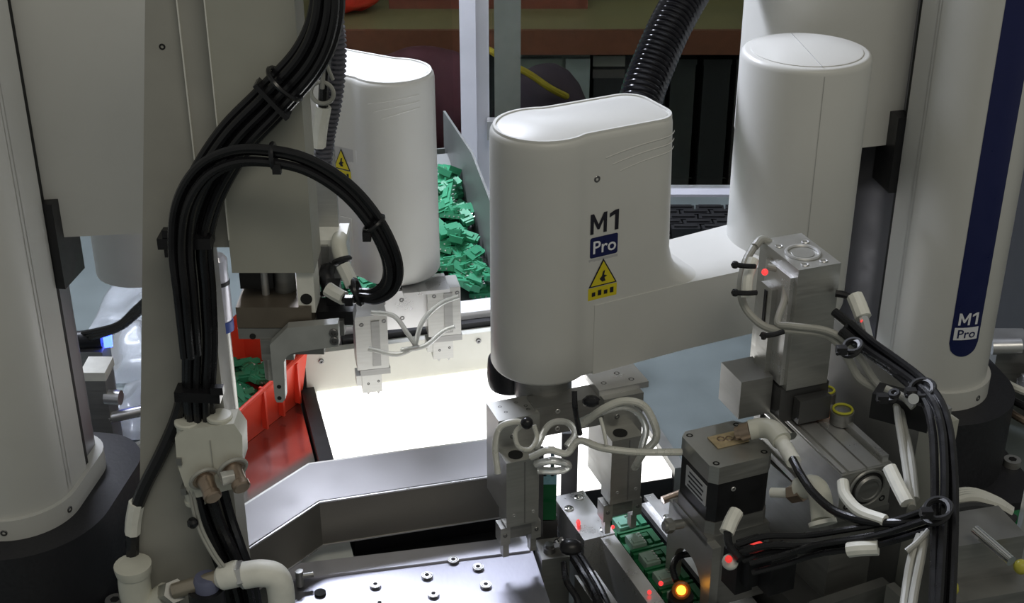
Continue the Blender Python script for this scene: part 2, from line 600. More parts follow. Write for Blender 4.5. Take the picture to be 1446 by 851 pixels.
def make_robot(label, cx, cy, yaw, slot_side, hand, arm_yaw, z0, car, joint, ring_screw_s):
    M = Matrix.Translation((cx, cy, 0)) @ Matrix.Rotation(yaw, 4, 'Z')
    rb = thing('scara_robot', label, 'robot', (cx, cy, 0), yaw)
    Rb, E_ = 0.053, 0.034
    # base
    def zprism(pts, z0_, z1_, bev):
        return MB().prism(pts, z0_, z1_, M, bevel=bev)
    obj('base', zprism(stadium(0.085, 0.0, 0.125, 28), 0.0, 0.098, 0.006), BASEBLK, rb)
    obj('mount_plate', MB().prism([(-0.094, -0.105), (0.094, -0.105), (0.094, 0.145), (-0.094, 0.145)], 0.0, 0.010, M, bevel=0.002), BASEBLK, rb)
    ring_pts = stadium(0.0575, 0.0, 0.092, 28)
    rg = obj('base_ring', zprism(ring_pts, 0.097, 0.119, 0.002), WHITE, rb)
    # white cover round the back of the column
    cov = [p for p in stadium(Rb, 0.0, 0.3, 28)][:29]
    cov = [(-Rb, E_)] + [(-Rb, E_ * (1 - k / 6)) for k in range(1, 6)] + cov + [(Rb, E_ * k / 6) for k in range(1, 7)]
    top = 0.78
    cv = obj('column_cover', MB().prism(cov, 0.118, top, M, bevel=0.0012, seg=1), WHITE, rb)
    sk = Skin(cov, M, (0, -Rb))
    for s_ in (-0.083, -0.078, 0.078, 0.083):
        obj('groove', sk.patch(s_ - 0.0006, s_ + 0.0006, 0.121, top - 0.002, 0.0005, 2, 2), mat('groove_white', (0.55, 0.55, 0.54), 0.4, var=0.02), cv)
    # navy stripe with rounded foot, lettering
    w, zb = 0.0155, 0.160
    pl = [(-w, top - 0.02), ] + [(-w + w * (1 - math.cos(PI * k / 14)), zb + w - w * math.sin(PI * k / 14)) for k in range(15)] + [(w, top - 0.02)]
    st = MB()
    st.grid(lambda u, v: sk.surf(-w + 2 * w * u, (zb + w - math.sqrt(max(0, w * w - (w * (2 * u - 1)) ** 2))) * (1 - v) + (top - 0.02) * v, 0.0005), 14, 3)
    obj('stripe', st, NAVY, cv)
    obj('lettering', m_one(sk, 0.0, 0.2030, 0.0135, 0.0009), WPRINT, cv)
    obj('badge', sk.patch(-0.0125, 0.0125, 0.1795, 0.1935, 0.0008, 10, 1), WPRINT, cv)
    obj('lettering', sk.text('Pro', 0.0135, 0, 0.1860, 0.0012, 0.0001), NAVY, cv)
    # slot and grey core of the column
    obj('column_slot', MB().prism([(-0.051, E_ - 0.002), (0.051, E_ - 0.002), (0.051, E_ + 0.009), (-0.051, E_ + 0.009)], 0.105, top - 0.01, M), HOLE, rb)
    cc = 0.046
    core = [(-cc, E_ + 0.009), (cc, E_ + 0.009)] + [(cc - 0.02 + 0.02 * math.cos(PI / 2 * k / 6), 0.068 + 0.02 * math.sin(PI / 2 * k / 6)) for k in range(7)]
    core += [(-cc + 0.02 - 0.02 * math.sin(PI / 2 * k / 6), 0.068 + 0.02 * math.cos(PI / 2 * k / 6)) for k in range(7)]
    obj('column_core', MB().prism(core, 0.10, top - 0.005, M), mat('grey_column_core', (0.26, 0.26, 0.28), 0.42, 0.5, var=0.05, scale=20), rb)
    ss = slot_side
    sl = MB()
    sl.prism([(ss * 0.036, 0.035), (ss * 0.061, 0.035), (ss * 0.061, 0.078), (ss * 0.036, 0.078)], 0.306, 0.386, M, bevel=0.002)
    obj('slider', sl, BLACKP, rb)
    # small screws on the ring
    rk = Skin(ring_pts, M, (0, -0.0575))
    for s_ in ring_screw_s:
        p = rk.surf(s_, 0.107, 0.0002)
        q = rk.surf(s_, 0.107, 0.01)
        screw(rg, p, q - p, 0.0032, 0.0006)
    # carriage
    co, cdir, cl, ct, cz = car
    cdir = Vector((*cdir, 0)).normalized()
    cper = Vector((-cdir.y, cdir.x, 0))
    if cper.y < 0:
        cper = -cper
    CM = Matrix.Translation((co[0], co[1], 0)) @ Matrix(((cdir.x, cper.x, 0, 0), (cdir.y, cper.y, 0, 0), (0, 0, 1, 0), (0, 0, 0, 1)))
    rr = 0.042
    cpl = [(0, 0)]
    for k in range(9):
        a = -PI / 2 + PI / 2 * k / 8
        cpl.append((cl - rr + rr * math.cos(a), rr + rr * math.sin(a)))
    for k in range(9):
        a = PI / 2 * k / 8
        cpl.append((cl - rr + rr * math.cos(a), ct - rr + rr * math.sin(a)))
    cpl.append((0, ct))
    obj('carriage', MB().prism(cpl, cz, 0.76, CM, bevel=0.002, seg=2), WHITE, rb)
    # shoulder joint and upper arm under the carriage
    jx, jy, jz = joint
    ux, uy = math.cos(arm_yaw), math.sin(arm_yaw)
    ex, ey = hand[0] + 0.269 * ux, hand[1] + 0.269 * uy
    jv = Vector((ex - jx, ey - jy, 0))
    jl = jv.length
    jd = jv / jl
    JM = Matrix.Translation((jx, jy, 0)) @ Matrix(((jd.x, -jd.y, 0, 0), (jd.y, jd.x, 0, 0), (0, 0, 1, 0), (0, 0, 0, 1)))
    ra = 0.05
    ap = [(ra * math.cos(PI / 2 + PI * k / 16), ra * math.sin(PI / 2 + PI * k / 16)) for k in range(17)]
    ap += [(jl + ra * math.cos(-PI / 2 + PI * k / 16), ra * math.sin(-PI / 2 + PI * k / 16)) for k in range(17)]
    ua = obj('upper_arm', MB().prism(ap, jz, cz - 0.003, JM, bevel=0.003), WHITE, rb)
    obj('joint_cap', MB().cyl((jx, jy, cz - 0.01), (jx, jy, cz + 0.01), 0.045, seg=32), BLACKP, rb)
    # ---------------- forearm: hand hump, link, elbow cover
    AM = Matrix.Translation((hand[0], hand[1], z0)) @ Matrix.Rotation(arm_yaw, 4, 'Z')
    HT, LT, EH, EL = 0.225, 0.069, 0.251, 0.269
    fa = MB()
    rings = []
    def xe(z):
        if z >= LT + 0.034:
            return 0.117 - 0.004 * (z - LT) / (HT - LT)
        if z <= LT:
            return 0.151
        t = 1 - (z - LT) / 0.034
        return 0.117 + 0.034 * (1 - math.sqrt(max(0, 1 - t * t)))
    zz = [0.0, 0.0012, 0.004, LT * 0.5, LT - 0.001, LT + 0.0015, LT + 0.004, LT + 0.008, LT + 0.014, LT + 0.022, LT + 0.034, 0.14, 0.18, 0.205, HT - 0.006, HT - 0.003, HT - 0.001, HT]
    ins = {0.0: -0.004, 0.0012: -0.0015, 0.004: 0.0, HT - 0.003: -0.0006, HT - 0.001: -0.0018, HT: -0.0035}
    for z in zz:
        f = 1.0 + 0.05 * (1 - z / HT)          # a little fuller towards the foot
        pl_ = [(x, y * f) for x, y in hump_plan(xe(z))]
        e = ins.get(z, 0.0)
        if e:
            pl_ = offset_poly(pl_, e)
        rings.append([AM @ Vector((x, y, z)) for x, y in pl_])
    fa.loft(rings)
    lw0, lw1 = 0.0418, 0.048
    lk = [(0.03, -lw0), (0.13, -lw0), (EL, -lw1), (EL, lw1), (0.13, lw0), (0.03, lw0)]
    fa.prism(lk, 0.0005, LT, AM, bevel=0.003)
    fo = obj('forearm', fa, WHITE, rb, smooth=0.7)
    plan = hump_plan(0.115)
    lid = offset_poly(plan, -0.0065)
    ld = MB()
    ld.loft([[AM @ Vector((x, y, HT - 0.001)) for x, y in lid], [AM @ Vector((x, y, HT + 0.0004)) for x, y in lid], [AM @ Vector((x, y, HT + 0.0009)) for x, y in offset_poly(lid, -0.001)]])
    obj('top_lid', ld, WHITE, fo)
    # raised lip round the top
    lp = MB()
    outer, inner = offset_poly(plan, -0.0022), offset_poly(plan, -0.0052)
    lp.loft([[AM @ Vector((x, y, HT - 0.001)) for x, y in outer], [AM @ Vector((x, y, HT + 0.0014)) for x, y in offset_poly(outer, -0.0006)],
             [AM @ Vector((x, y, HT + 0.0014)) for x, y in inner], [AM @ Vector((x, y, HT - 0.001)) for x, y in offset_poly(inner, -0.0004)]], cap=False)
    obj('top_lip', lp, WHITE, fo)
    # elbow cover
    re = 0.0585
    er = []
    for z, e in ((0.0, -0.004), (0.002, -0.001), (0.005, 0), (EH - 0.006, 0), (EH - 0.003, -0.0008), (EH - 0.001, -0.0022), (EH, -0.0045)):
        er.append([AM @ Vector((EL + (re + e) * math.cos(2 * PI * k / 48), (re + e) * math.sin(2 * PI * k / 48), z)) for k in range(48)])
    ec = obj('elbow_cover', MB().loft(er), WHITE, rb, smooth=0.7)
    lidr = []
    for z, r_ in ((EH - 0.001, 0.050), (EH + 0.0006, 0.050), (EH + 0.001, 0.049)):
        lidr.append([AM @ Vector((EL + r_ * math.cos(2 * PI * k / 48), r_ * math.sin(2 * PI * k / 48), z)) for k in range(48)])
    obj('top_lid', MB().loft(lidr), WHITE, ec)
    return rb, fo, ec, AM, plan, (HT, EL, EH, re)


SEAM = mat('seam_shadow_grey', (0.36, 0.36, 0.35), 0.5, var=0.02)


def arm_ridges(fo, AM, plan, anchor, HT, s0, s1):
    sk = Skin(plan, AM, anchor)
    for k, (z, ds) in enumerate(((HT - 0.014, 0.0), (HT - 0.021, 0.006), (HT - 0.028, 0.014))):
        r_ = MB()
        a, b = s0 + ds, s1
        r_.grid(lambda u, v: sk.surf(a + (b - a) * u, z + 0.0016 * (v - 0.5) - 0.008 * (1 - u) ** 2, 0.0004 - 0.0004 * abs(2 * v - 1) + 0.0002), 16, 2)
        obj('ridge', r_, WHITE, fo)


# --- robot beside the motor
rbR, foR, ecR, AMR, planR, dimR = make_robot(
    'white two-joint robot reaching its lettered arm above the motor and conveyor', 0.447, 1.268, R(9), -1,
    (0.0257, 1.081), R(27.4), 0.231,
    ((0.400, 1.320), (-0.959, -0.284), 0.150, 0.12, 0.35), (0.300, 1.350, 0.275), (0.028, -0.05))
HT, EL, EH, re_ = dimR
# column core beside the slot, its shade painted in dark grey
shp = []
for k in range(9):
    a = PI / 2 * k / 8
    shp.append((-0.112 + 0.064 * math.sin(a) * 1.0, 0.104 - 0.052 * (1 - math.cos(a))))
shp += [(-0.046, 0.046), (-0.044, 0.110), (-0.114, 0.112)]
obj('shaded_core', MB().prism(shp, 0.10, 0.345, Matrix.Translation((0.447, 1.268, 0)) @ Matrix.Rotation(R(9), 4, 'Z')), mat('core_shade_grey', (0.07, 0.07, 0.08), 0.4, 0.3, var=0.05), rbR)
skR = Skin(planR, AMR, (0.036, -0.0395))
obj('lettering', m_one(skR, 0.0, 0.146, 0.0185, 0.0012), INK, foR)
obj('badge', skR.patch(-0.0135, 0.0140, 0.1145, 0.1335, 0.0011, rad=0.002), NAVY, foR)
obj('lettering', skR.text('Pro', 0.0165, 0.0005, 0.1235, 0.0016, 0.0002), WPRINT, foR)
stk = obj('warning_sticker', skR.patch(-0.0145, 0.0145, 0.0745, 0.1135, 0.0010, 12, 2), GREYST, foR)


def warning(sk, fo, cs, z0, w, h):
    """yellow warning triangle over a yellow caption strip"""
    obj('sticker_strip', sk.patch(cs - w, cs + w, z0, z0 + h * 0.30, 0.0014, 10, 1), YELLOW, fo)
    t = [(-w * 0.98, z0 + h * 0.32), (w * 0.98, z0 + h * 0.32), (0.0, z0 + h * 0.97)]
    obj('sticker_triangle', sk.poly([(cs + a, b) for a, b in t], 0.0016), INK, fo)
    g = ((t[0][0] + t[1][0] + t[2][0]) / 3, (t[0][1] + t[1][1] + t[2][1]) / 3)
    obj('sticker_field', sk.poly([(cs + g[0] + (a - g[0]) * 0.86, g[1] + (b - g[1]) * 0.86) for a, b in t], 0.0020), YELLOW, fo)
    # bolt-like hand mark
    zc = g[1]
    k = h * 0.12
    mk = [(-0.2, -1.0), (0.5, -0.9), (0.25, -0.2), (0.8, 0.1), (0.15, 0.35), (0.35, 1.3), (-0.1, 1.1), (-0.3, 0.2), (-0.8, -0.3)]
    obj('sticker_mark', sk.poly([(cs + a * k, zc + b * k) for a, b in mk], 0.0024), INK, fo)
    for q in range(4):
        a = cs + (-0.62 + 0.42 * q) * w
        obj('sticker_mark', sk.patch(a - w * 0.12, a + w * 0.12, z0 + h * 0.09, z0 + h * (0.19 + 0.03 * (q % 2)), 0.0018, 2, 1), INK, fo)


warning(skR, foR, 0.0, 0.0745, 0.0145, 0.039)
for s_, z_ in ((-0.008, 0.186), (0.066, 0.092)):
    p, q = skR.surf(s_, z_, 0.0004), skR.surf(s_, z_, 0.01)
    screw(foR, p, q - p, 0.003, 0.0006)
arm_ridges(foR, AMR, planR, (0.036, -0.0395), HT, 0.0, 0.076)
# seam down the elbow cover
ekR = Skin([(EL + re_ * math.cos(2 * PI * k / 48), re_ * math.sin(2 * PI * k / 48)) for k in range(48)], AMR, (EL - 0.020, -0.055))
obj('seam', ekR.patch(-0.00025, 0.00025, 0.02, EH - 0.006, 0.0005, 1, 4), SEAM, ecR)
v0 = AMR @ Vector((EL - 0.021, -0.048, EH + 0.0012))
v1 = AMR @ Vector((EL + 0.018, 0.046, EH + 0.0012))
obj('seam', MB().box((v0 + v1) / 2, (0.0005, (v1 - v0).length, 0.0006), yaw=math.atan2((v1 - v0).y, (v1 - v0).x) - PI / 2), SEAM, ecR)

# --- robot behind the grey post
rbL, foL, ecL, AML, planL, dimL = make_robot(
    'white two-joint robot half hidden by the grey post, reaching over the lit panel', -0.455, 1.050, R(-7), 1,
    (-0.124, 1.365), R(150), 0.186,
    ((-0.400, 1.089), (0.993, 0.118), 0.155, 0.30, 0.35), (-0.400, 1.350, 0.195), (0.012, 0.075))
skL = Skin(planL, AML, (0.040, 0.0395))
obj('warning_sticker', skL.patch(-0.015, 0.014, 0.119, 0.148, 0.0008, 8, 2), GREYST, foL)
warning(skL, foL, -0.001, 0.112, 0.011, 0.036)
obj('label_plate', skL.patch(0.017, 0.037, 0.100, 0.148, 0.0006, 8, 2), mat('off_white_label', (0.70, 0.70, 0.70), 0.5, var=0.02), foL)
arm_ridges(foL, AML, planL, (0.040, 0.0395), HT, 0.040, 0.095)
ekL = Skin([(EL + re_ * math.cos(2 * PI * k / 48), re_ * math.sin(2 * PI * k / 48)) for k in range(48)], AML, (EL, 0.058))
obj('seam', ekL.patch(-0.0004, 0.0004, 0.02, EH - 0.006, 0.0005, 1, 4), SEAM, ecL)
# ================================================================== FEEDER, HOPPER, PANEL
FY = R(15)                       # the fixtures on the table are turned by this much
fx = Vector((math.cos(FY), math.sin(FY), 0))
fy = Vector((-math.sin(FY), math.cos(FY), 0))

pA = Vector((-0.2219, 1.3460, 0))          # far corner of the lit panel beside the red bin


def fp(a, b, z):
    """a along the panel's far edge, b from the far edge towards the operator"""
    v = pA + fx * a - fy * b
    return Vector((v.x, v.y, z))


PW, PD, PZ = 0.333, 0.2535, 0.040
lp_ = thing('light_panel', 'glowing white backlit feeder panel between dark frame strips', 'light panel', fp(PW / 2, PD / 2, 0.0), FY)
obj('diffuser', MB().box(fp(PW / 2, PD / 2, PZ - 0.004), (PW, PD, 0.008), yaw=FY), PANEL, lp_)
obj('housing', MB().box(fp(PW / 2, PD / 2, 0.016), (PW + 0.002, PD + 0.002, 0.032), yaw=FY, bevel=0.002), BLACKP, lp_)
obj('frame_strip', MB().box(fp(-0.010, PD / 2, 0.0235), (0.015, PD, 0.047), yaw=FY, bevel=0.001), BLACKP, lp_)
obj('frame_strip', MB().box(fp(PW + 0.009, PD / 2, 0.0215), (0.012, PD, 0.043), yaw=FY, bevel=0.001), ALUD, lp_)

# pale wall behind the panel with black seal and white bar
bw = thing('feeder_wall', 'pale feeder wall behind the lit panel, capped by black seal and white bar', 'wall panel', fp(PW / 2, -0.01, 0), FY)
bwp = obj('wall_sheet', MB().box(fp(PW / 2 - 0.005, -0.008, 0.0442), (PW + 0.01, 0.012, 0.0884), yaw=FY, bevel=0.001), TRAYW, bw)
for a in (0.008, 0.19, PW - 0.02):
    screw(bwp, fp(a, -0.0015, 0.078), -fy, 0.003)
obj('black_seal', MB().box(fp(PW / 2 + 0.02, -0.020, 0.0475), (PW - 0.03, 0.010, 0.095), yaw=FY, bevel=0.001), BLACKP, bw)
obj('white_bar', MB().box(fp(PW / 2 + 0.02, -0.042, 0.0515), (PW - 0.03, 0.030, 0.103), yaw=FY, bevel=0.0015), mat('white_bar_paint', (0.78, 0.78, 0.8), 0.4, var=0.02), bw)

# hopper of green relays behind that wall
hx0, hx1 = -0.03, 0.245
h0 = fp(0, -0.065, 0)
HSIDE = mat('hopper_steel', (0.17, 0.178, 0.172), 0.5, 0.3, var=0.08, scale=12)
hp = thing('parts_hopper', 'grey sheet steel hopper heaped with loose green relays', 'hopper', fp(0.1, -0.2, 0), FY)


def hq(a, b, z):
    v = pA + fx * a + fy * b
    return Vector((v.x, v.y, z))


def quad_slab(pts, t):
    """slab from four corner points, t thick along its own normal"""
    n = (pts[1] - pts[0]).cross(pts[2] - pts[0]).normalized() * t
    mb = MB()
    mb._add([*pts, *[p - n for p in pts]], [(0, 1, 2, 3), (7, 6, 5, 4), (0, 4, 5, 1), (1, 5, 6, 2), (2, 6, 7, 3), (3, 7, 4, 0)])
    return mb


def heap_z(b):
    return 0.093 + (b - 0.06) * 0.36


hw = 0.231
obj('hopper_floor', quad_slab([hq(-0.04, 0.06, 0.078), hq(hw, 0.06, 0.078), hq(hw, 0.34, 0.178), hq(-0.04, 0.34, 0.178)], 0.004), HSIDE, hp)
sd = [hq(hw, 0.060, 0.0), hq(hw, 0.060, 0.192), hq(hw, 0.20, 0.231), hq(hw, 0.36, 0.231), hq(hw, 0.36, 0.0)]
sm = MB()
nn = fx * 0.003
sm._add([*sd, *[p + nn for p in sd]], [(0, 1, 2, 3, 4), (9, 8, 7, 6, 5), (0, 5, 6, 1), (1, 6, 7, 2), (2, 7, 8, 3), (3, 8, 9, 4), (4, 9, 5, 0)])
obj('side_sheet', sm, HSIDE, hp)
obj('side_sheet', MB().box(hq(-0.042, 0.20, 0.086), (0.003, 0.28, 0.172), yaw=FY), HSIDE, hp)
obj('back_sheet', MB().box(hq(0.094, 0.345, 0.092), (0.27, 0.003, 0.184), yaw=FY), HSIDE, hp)


# one relay: shell, end flange, two pins rows
def relay_mesh():
    mb = MB()
    mb.box((0, 0, 0.003), (0.028, 0.014, 0.006), bevel=0.0006, seg=1)
    mb.box((0.0150, 0, 0.0025), (0.004, 0.010, 0.005))
    mb.box((-0.0140, 0, 0.0036), (0.003, 0.016, 0.0072))
    mb.box((0.002, 0, 0.0065), (0.013, 0.007, 0.002))
    return mb


def relay_pins():
    mb = MB()
    for k in range(4):
        mb.box((-0.009 + k * 0.006, 0.0078, 0.0028), (0.0014, 0.003, 0.0014))
    return mb


proto_relay = single('relay', relay_mesh(), GREEN, 'small green relay lying loose in the steel hopper', 'relay', 'green relays heaped in the hopper')
proto_relay.location = (0, 0, 0)
proto_pins = obj('pins', relay_pins(), PIN, proto_relay, world=False)


def place_relay(loc, eul, label=None, group=None, scale=1.0, mesh=None, first=[True]):
    if first[0]:
        r, p = proto_relay, proto_pins
        first[0] = False
    else:
        r = proto_relay.copy()
        C.objects.link(r)
        p = proto_pins.copy()
        C.objects.link(p)
        p.parent = r
    r.location = loc
    r.rotation_euler = eul
    r.scale = (scale,) * 3
    if label:
        r['label'] = label
        r['group'] = group
    return r


rnd = random.Random(11)
for layer in range(3):
    for k in range(92 if layer else 76):
        a = hw - 0.013 - (rnd.random() ** 1.5) * 0.20
        b = 0.075 + rnd.random() * 0.21
        z = heap_z(b) + layer * 0.009 - 0.004
        tilt = 0.18 + 0.45 * rnd.random() * (1 if rnd.random() < 0.35 else 0.5)
        if rnd.random() < 0.10 and layer == 2:
            tilt = 1.2
        place_relay(hq(a, b, z), Euler((rnd.uniform(-tilt, tilt) + 0.3, rnd.uniform(-tilt, tilt), rnd.uniform(0, 6.28))), scale=rnd.uniform(0.95, 1.15))

# ---------------------------------------------------------------- red bin with relays, steel sheet under it
rs = MB().box(fp(-0.085, 0.125, 0.030), (0.13, 0.24, 0.006), yaw=FY, bevel=0.0008)
rs.box(fp(-0.085, 0.125, 0.0135), (0.115, 0.22, 0.027), yaw=FY)
single('steel_sheet', rs, MIRROR, 'polished steel sheet under the red bin, mirroring it', 'metal sheet')
b0, b1 = Vector((-0.2873, 1.2464, 0)), Vector((-0.2318, 1.3504, 0))
bd = (b1 - b0).normalized()
bn = Vector((-bd.y, bd.x, 0))       # away from the panel
BL, BW, BZ, BH = 0.104, 0.075, 0.0335, 0.064
bin_ = thing('parts_bin', 'red plastic stacking bin filled with green relays', 'bin', b0 + bd * BL / 2 + bn * BW / 2 + Vector((0, 0, BZ)), math.atan2(bd.y, bd.x))


def bp_(a, b, z):
    v = b0 + bd * a + bn * b
    return Vector((v.x, v.y, BZ + z))


t_ = 0.0025
fl = 0.008
shell = MB()
shell._add([bp_(0, 0, 0), bp_(BL, 0, 0), bp_(BL, BW, 0), bp_(0, BW, 0),
            bp_(-fl - 0.012, -fl, BH * 0.78), bp_(BL + fl, -fl, BH * 1.0), bp_(BL + fl, BW + fl, BH * 1.35), bp_(-fl - 0.012, BW + fl, BH * 1.1),
            bp_(t_, t_, t_), bp_(BL - t_, t_, t_), bp_(BL - t_, BW - t_, t_), bp_(t_, BW - t_, t_),
            bp_(-fl - 0.012 + t_, -fl + t_, BH * 0.78), bp_(BL + fl - t_, -fl + t_, BH * 1.0), bp_(BL + fl - t_, BW + fl - t_, BH * 1.35), bp_(-fl - 0.012 + t_, BW + fl - t_, BH * 1.1)],
           [(3, 2, 1, 0), (0, 1, 5, 4), (1, 2, 6, 5), (2, 3, 7, 6), (3, 0, 4, 7), (8, 9, 10, 11), (8, 12, 13, 9), (9, 13, 14, 10), (10, 14, 15, 11), (11, 15, 12, 8),
            (4, 5, 13, 12), (5, 6, 14, 13), (6, 7, 15, 14), (7, 4, 12, 15)])
obj('bin_shell', shell, RED, bin_)
for a in (0.03, 0.06, 0.09):
    obj('rib', MB().box(bp_(a, -0.0065, BH * 0.5), (0.003, 0.007, BH * 0.8), yaw=math.atan2(bd.y, bd.x)), RED, bin_)
obj('rim', MB().tube([bp_(-fl - 0.012, -fl, BH * 0.78), bp_(BL + fl, -fl, BH * 1.0)], 0.0026, 8, 4).tube([bp_(BL + fl, -fl, BH), bp_(BL + fl, BW + fl, BH * 1.35)], 0.0026, 8, 4).tube([bp_(BL + fl, BW + fl, BH * 1.35), bp_(-fl - 0.012, BW + fl, BH * 1.1)], 0.0026, 8, 4), RED, bin_)
for k in range(26):
    a, b = rnd.uniform(0.012, BL - 0.012), rnd.uniform(0.012, BW - 0.010)
    place_relay(bp_(a, b, 0.022 + 0.018 * rnd.random() + 0.006 * (a / BL)), Euler((rnd.uniform(-.6, .6), rnd.uniform(-.6, .6), rnd.uniform(0, 6.28))),
                'small green relay lying in the red plastic bin', 'green relays in the red bin', rnd.uniform(0.95, 1.1))

# ---------------------------------------------------------------- bent steel guide channel in front of the panel
gz, gh = 0.110, 0.050
bk = [Vector((-0.005, 1.1433, 0)), Vector((-0.1927, 1.0966, 0)), Vector((-0.2484, 1.0227, 0)), Vector((-0.262, 1.004, 0))]
ft = [Vector((0.002, 1.0884, 0)), Vector((-0.1771, 1.0413, 0)), Vector((-0.2352, 0.9657, 0)), Vector((-0.250, 0.945, 0))]
gc = thing('guide_channel', 'bent brushed steel channel running in front of the lit panel', 'channel', (-0.13, 1.07, 0), 0)


def wall_strip(pts, z0, z1, t):
    mb = MB()
    n = len(pts)
    off = []
    for i in range(n):
        d = (pts[min(i + 1, n - 1)] - pts[max(i - 1, 0)]).normalized()
        off.append(Vector((d.y, -d.x, 0)) * t)
    ring = lambda i: [pts[i] + Vector((0, 0, z0)), pts[i] + Vector((0, 0, z1)), pts[i] + off[i] + Vector((0, 0, z1)), pts[i] + off[i] + Vector((0, 0, z0))]
    mb.loft([ring(i) for i in range(n)])
    return mb


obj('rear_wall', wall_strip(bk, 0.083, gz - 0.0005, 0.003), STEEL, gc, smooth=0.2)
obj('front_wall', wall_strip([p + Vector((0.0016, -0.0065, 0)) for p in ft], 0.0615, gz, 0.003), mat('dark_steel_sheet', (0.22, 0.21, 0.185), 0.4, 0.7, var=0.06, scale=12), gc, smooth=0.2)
fm = MB()
ft2 = [p + Vector((0.0016, -0.0065, 0)) for p in ft]
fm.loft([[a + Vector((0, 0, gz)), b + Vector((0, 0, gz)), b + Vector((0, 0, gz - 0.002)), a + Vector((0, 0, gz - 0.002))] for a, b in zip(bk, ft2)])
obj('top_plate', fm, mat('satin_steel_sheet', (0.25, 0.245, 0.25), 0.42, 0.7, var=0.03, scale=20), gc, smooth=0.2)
obj('front_edge', wall_strip([p + Vector((0.0018, -0.0072, 0)) for p in ft], gz - 0.001, gz + 0.0006, 0.0016), ALUL, gc, smooth=0.2)
obj('bottom_edge', wall_strip([p + Vector((0.0018, -0.0072, 0)) for p in ft], 0.0610, 0.0624, 0.0030), ALUL, gc, smooth=0.2)
obj('support', MB().box((-0.226, 1.008, 0.041), (0.02, 0.02, 0.083), yaw=FY), ALUD, gc)

single('recess_slab', MB().box(fp(0.085, PD + 0.033, 0.004), (0.17, 0.054, 0.008), yaw=FY, bevel=0.001).box(fp(0.085, PD + 0.008, 0.014), (0.17, 0.004, 0.028), yaw=FY), BLACKP, 'black slab standing in for the dark recess between the lit panel and the polished plate', 'tray')  # black slab put in for the dark recess below the channel

# polished base plate with counterbored screws
pl_o = Vector((-0.2006, 1.008, 0))
pd = Vector((0.2152, 0.0423, 0)).normalized()
pn = Vector((pd.y, -pd.x, 0))         # towards the operator
pyaw = math.atan2(pd.y, pd.x)
bpl = thing('base_plate', 'polished scratched metal base plate with counterbored screws', 'metal plate', pl_o + pd * 0.11 + pn * 0.07, pyaw)


def pq(a, b, z):
    v = pl_o + pd * a + pn * b
    return Vector((v.x, v.y, z))


PLZ = 0.060
obj('plate', MB().box(pq(0.108, 0.085, PLZ / 2 - 0.001), (0.224, 0.13, PLZ - 0.002), yaw=pyaw, bevel=0.0015), SCRATCH, bpl)
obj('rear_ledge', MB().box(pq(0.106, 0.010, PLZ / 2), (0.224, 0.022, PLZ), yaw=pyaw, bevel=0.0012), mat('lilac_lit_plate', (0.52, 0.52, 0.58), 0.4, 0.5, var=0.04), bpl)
for px, py in ((640, 790), (603, 812), (675, 800), (612, 838), (686, 825), (530, 825), (536, 851)):
    p = on_z(px, py, PLZ)
    sc = obj('screw', MB().ring(p + Vector((0, 0, 0.0001)), (0, 0, 1), 0.0046, 0.0007, 20, 6).cyl(p - Vector((0, 0, 0.001)), p + Vector((0, 0, 0.0008)), 0.0036, seg=16), ALUL, bpl)
    obj('socket', MB().cyl(p + Vector((0, 0, 0.0006)), p + Vector((0, 0, 0.0011)), 0.0021, seg=6), HOLE, sc)
p = on_z(452, 836, PLZ)
obj('bore', MB().cyl(p - Vector((0, 0, 0.002)), p + Vector((0, 0, 0.0004)), 0.0052, seg=20), HOLE, bpl)
p = on_z(424, 826, PLZ)
obj('thumb_screw', MB().cyl(p, p + Vector((0, 0, 0.016)), 0.0035).cyl(p + Vector((0, 0, 0.010)), p + Vector((0.012, 0.003, 0.010)), 0.0025), ALUD, bpl)
# pale plate beneath the channel, beside the dark recess
pp = MB().box(fp(-0.045, 0.285, 0.02), (0.075, 0.055, 0.04), yaw=FY, bevel=0.001)
single('pale_plate', pp, mat('pale_green_grey_plate', (0.66, 0.70, 0.67), 0.45, 0.0, var=0.05), 'pale grey plate under the bend of the steel channel', 'metal plate')
# ================================================================== GREY POST WITH LIFT MODULE
PY = 0.88
po = thing('machine_post', 'tapered warm grey steel post carrying the lift module and cables', 'post', (-0.25, PY + 0.03, 0))
XZ = Matrix(((1, 0, 0, 0), (0, 0, 1, 0), (0, 1, 0, 0), (0, 0, 0, 1)))   # local x,y,z -> world x,z,y
obj('post_body', MB().prism([(-0.318, 0.0), (-0.2150, 0.0), (-0.2150, 0.75), (-0.2185, 0.75)], PY, PY + 0.032, XZ, bevel=0.0015), POST, po)
obj('cover_plate', MB().prism([(-0.2155, 0.44), (-0.1958, 0.44), (-0.1958, 0.74), (-0.2155, 0.74)], PY - 0.003, PY + 0.002, XZ, bevel=0.0012), POST, po)
obj('plate_highlight', MB().box((-0.2152, PY - 0.0034, 0.59), (0.0009, 0.002, 0.30)), mat('lit_edge_tone', (0.75, 0.75, 0.70), 0.4, 0.2, var=0.05), po)  # pale strip paints the light caught by the plate's left bevel
screw(po, on_y(229, 66, PY), (0, -1, 0), 0.0022, 0.0004, 'tapped_hole', HOLE)

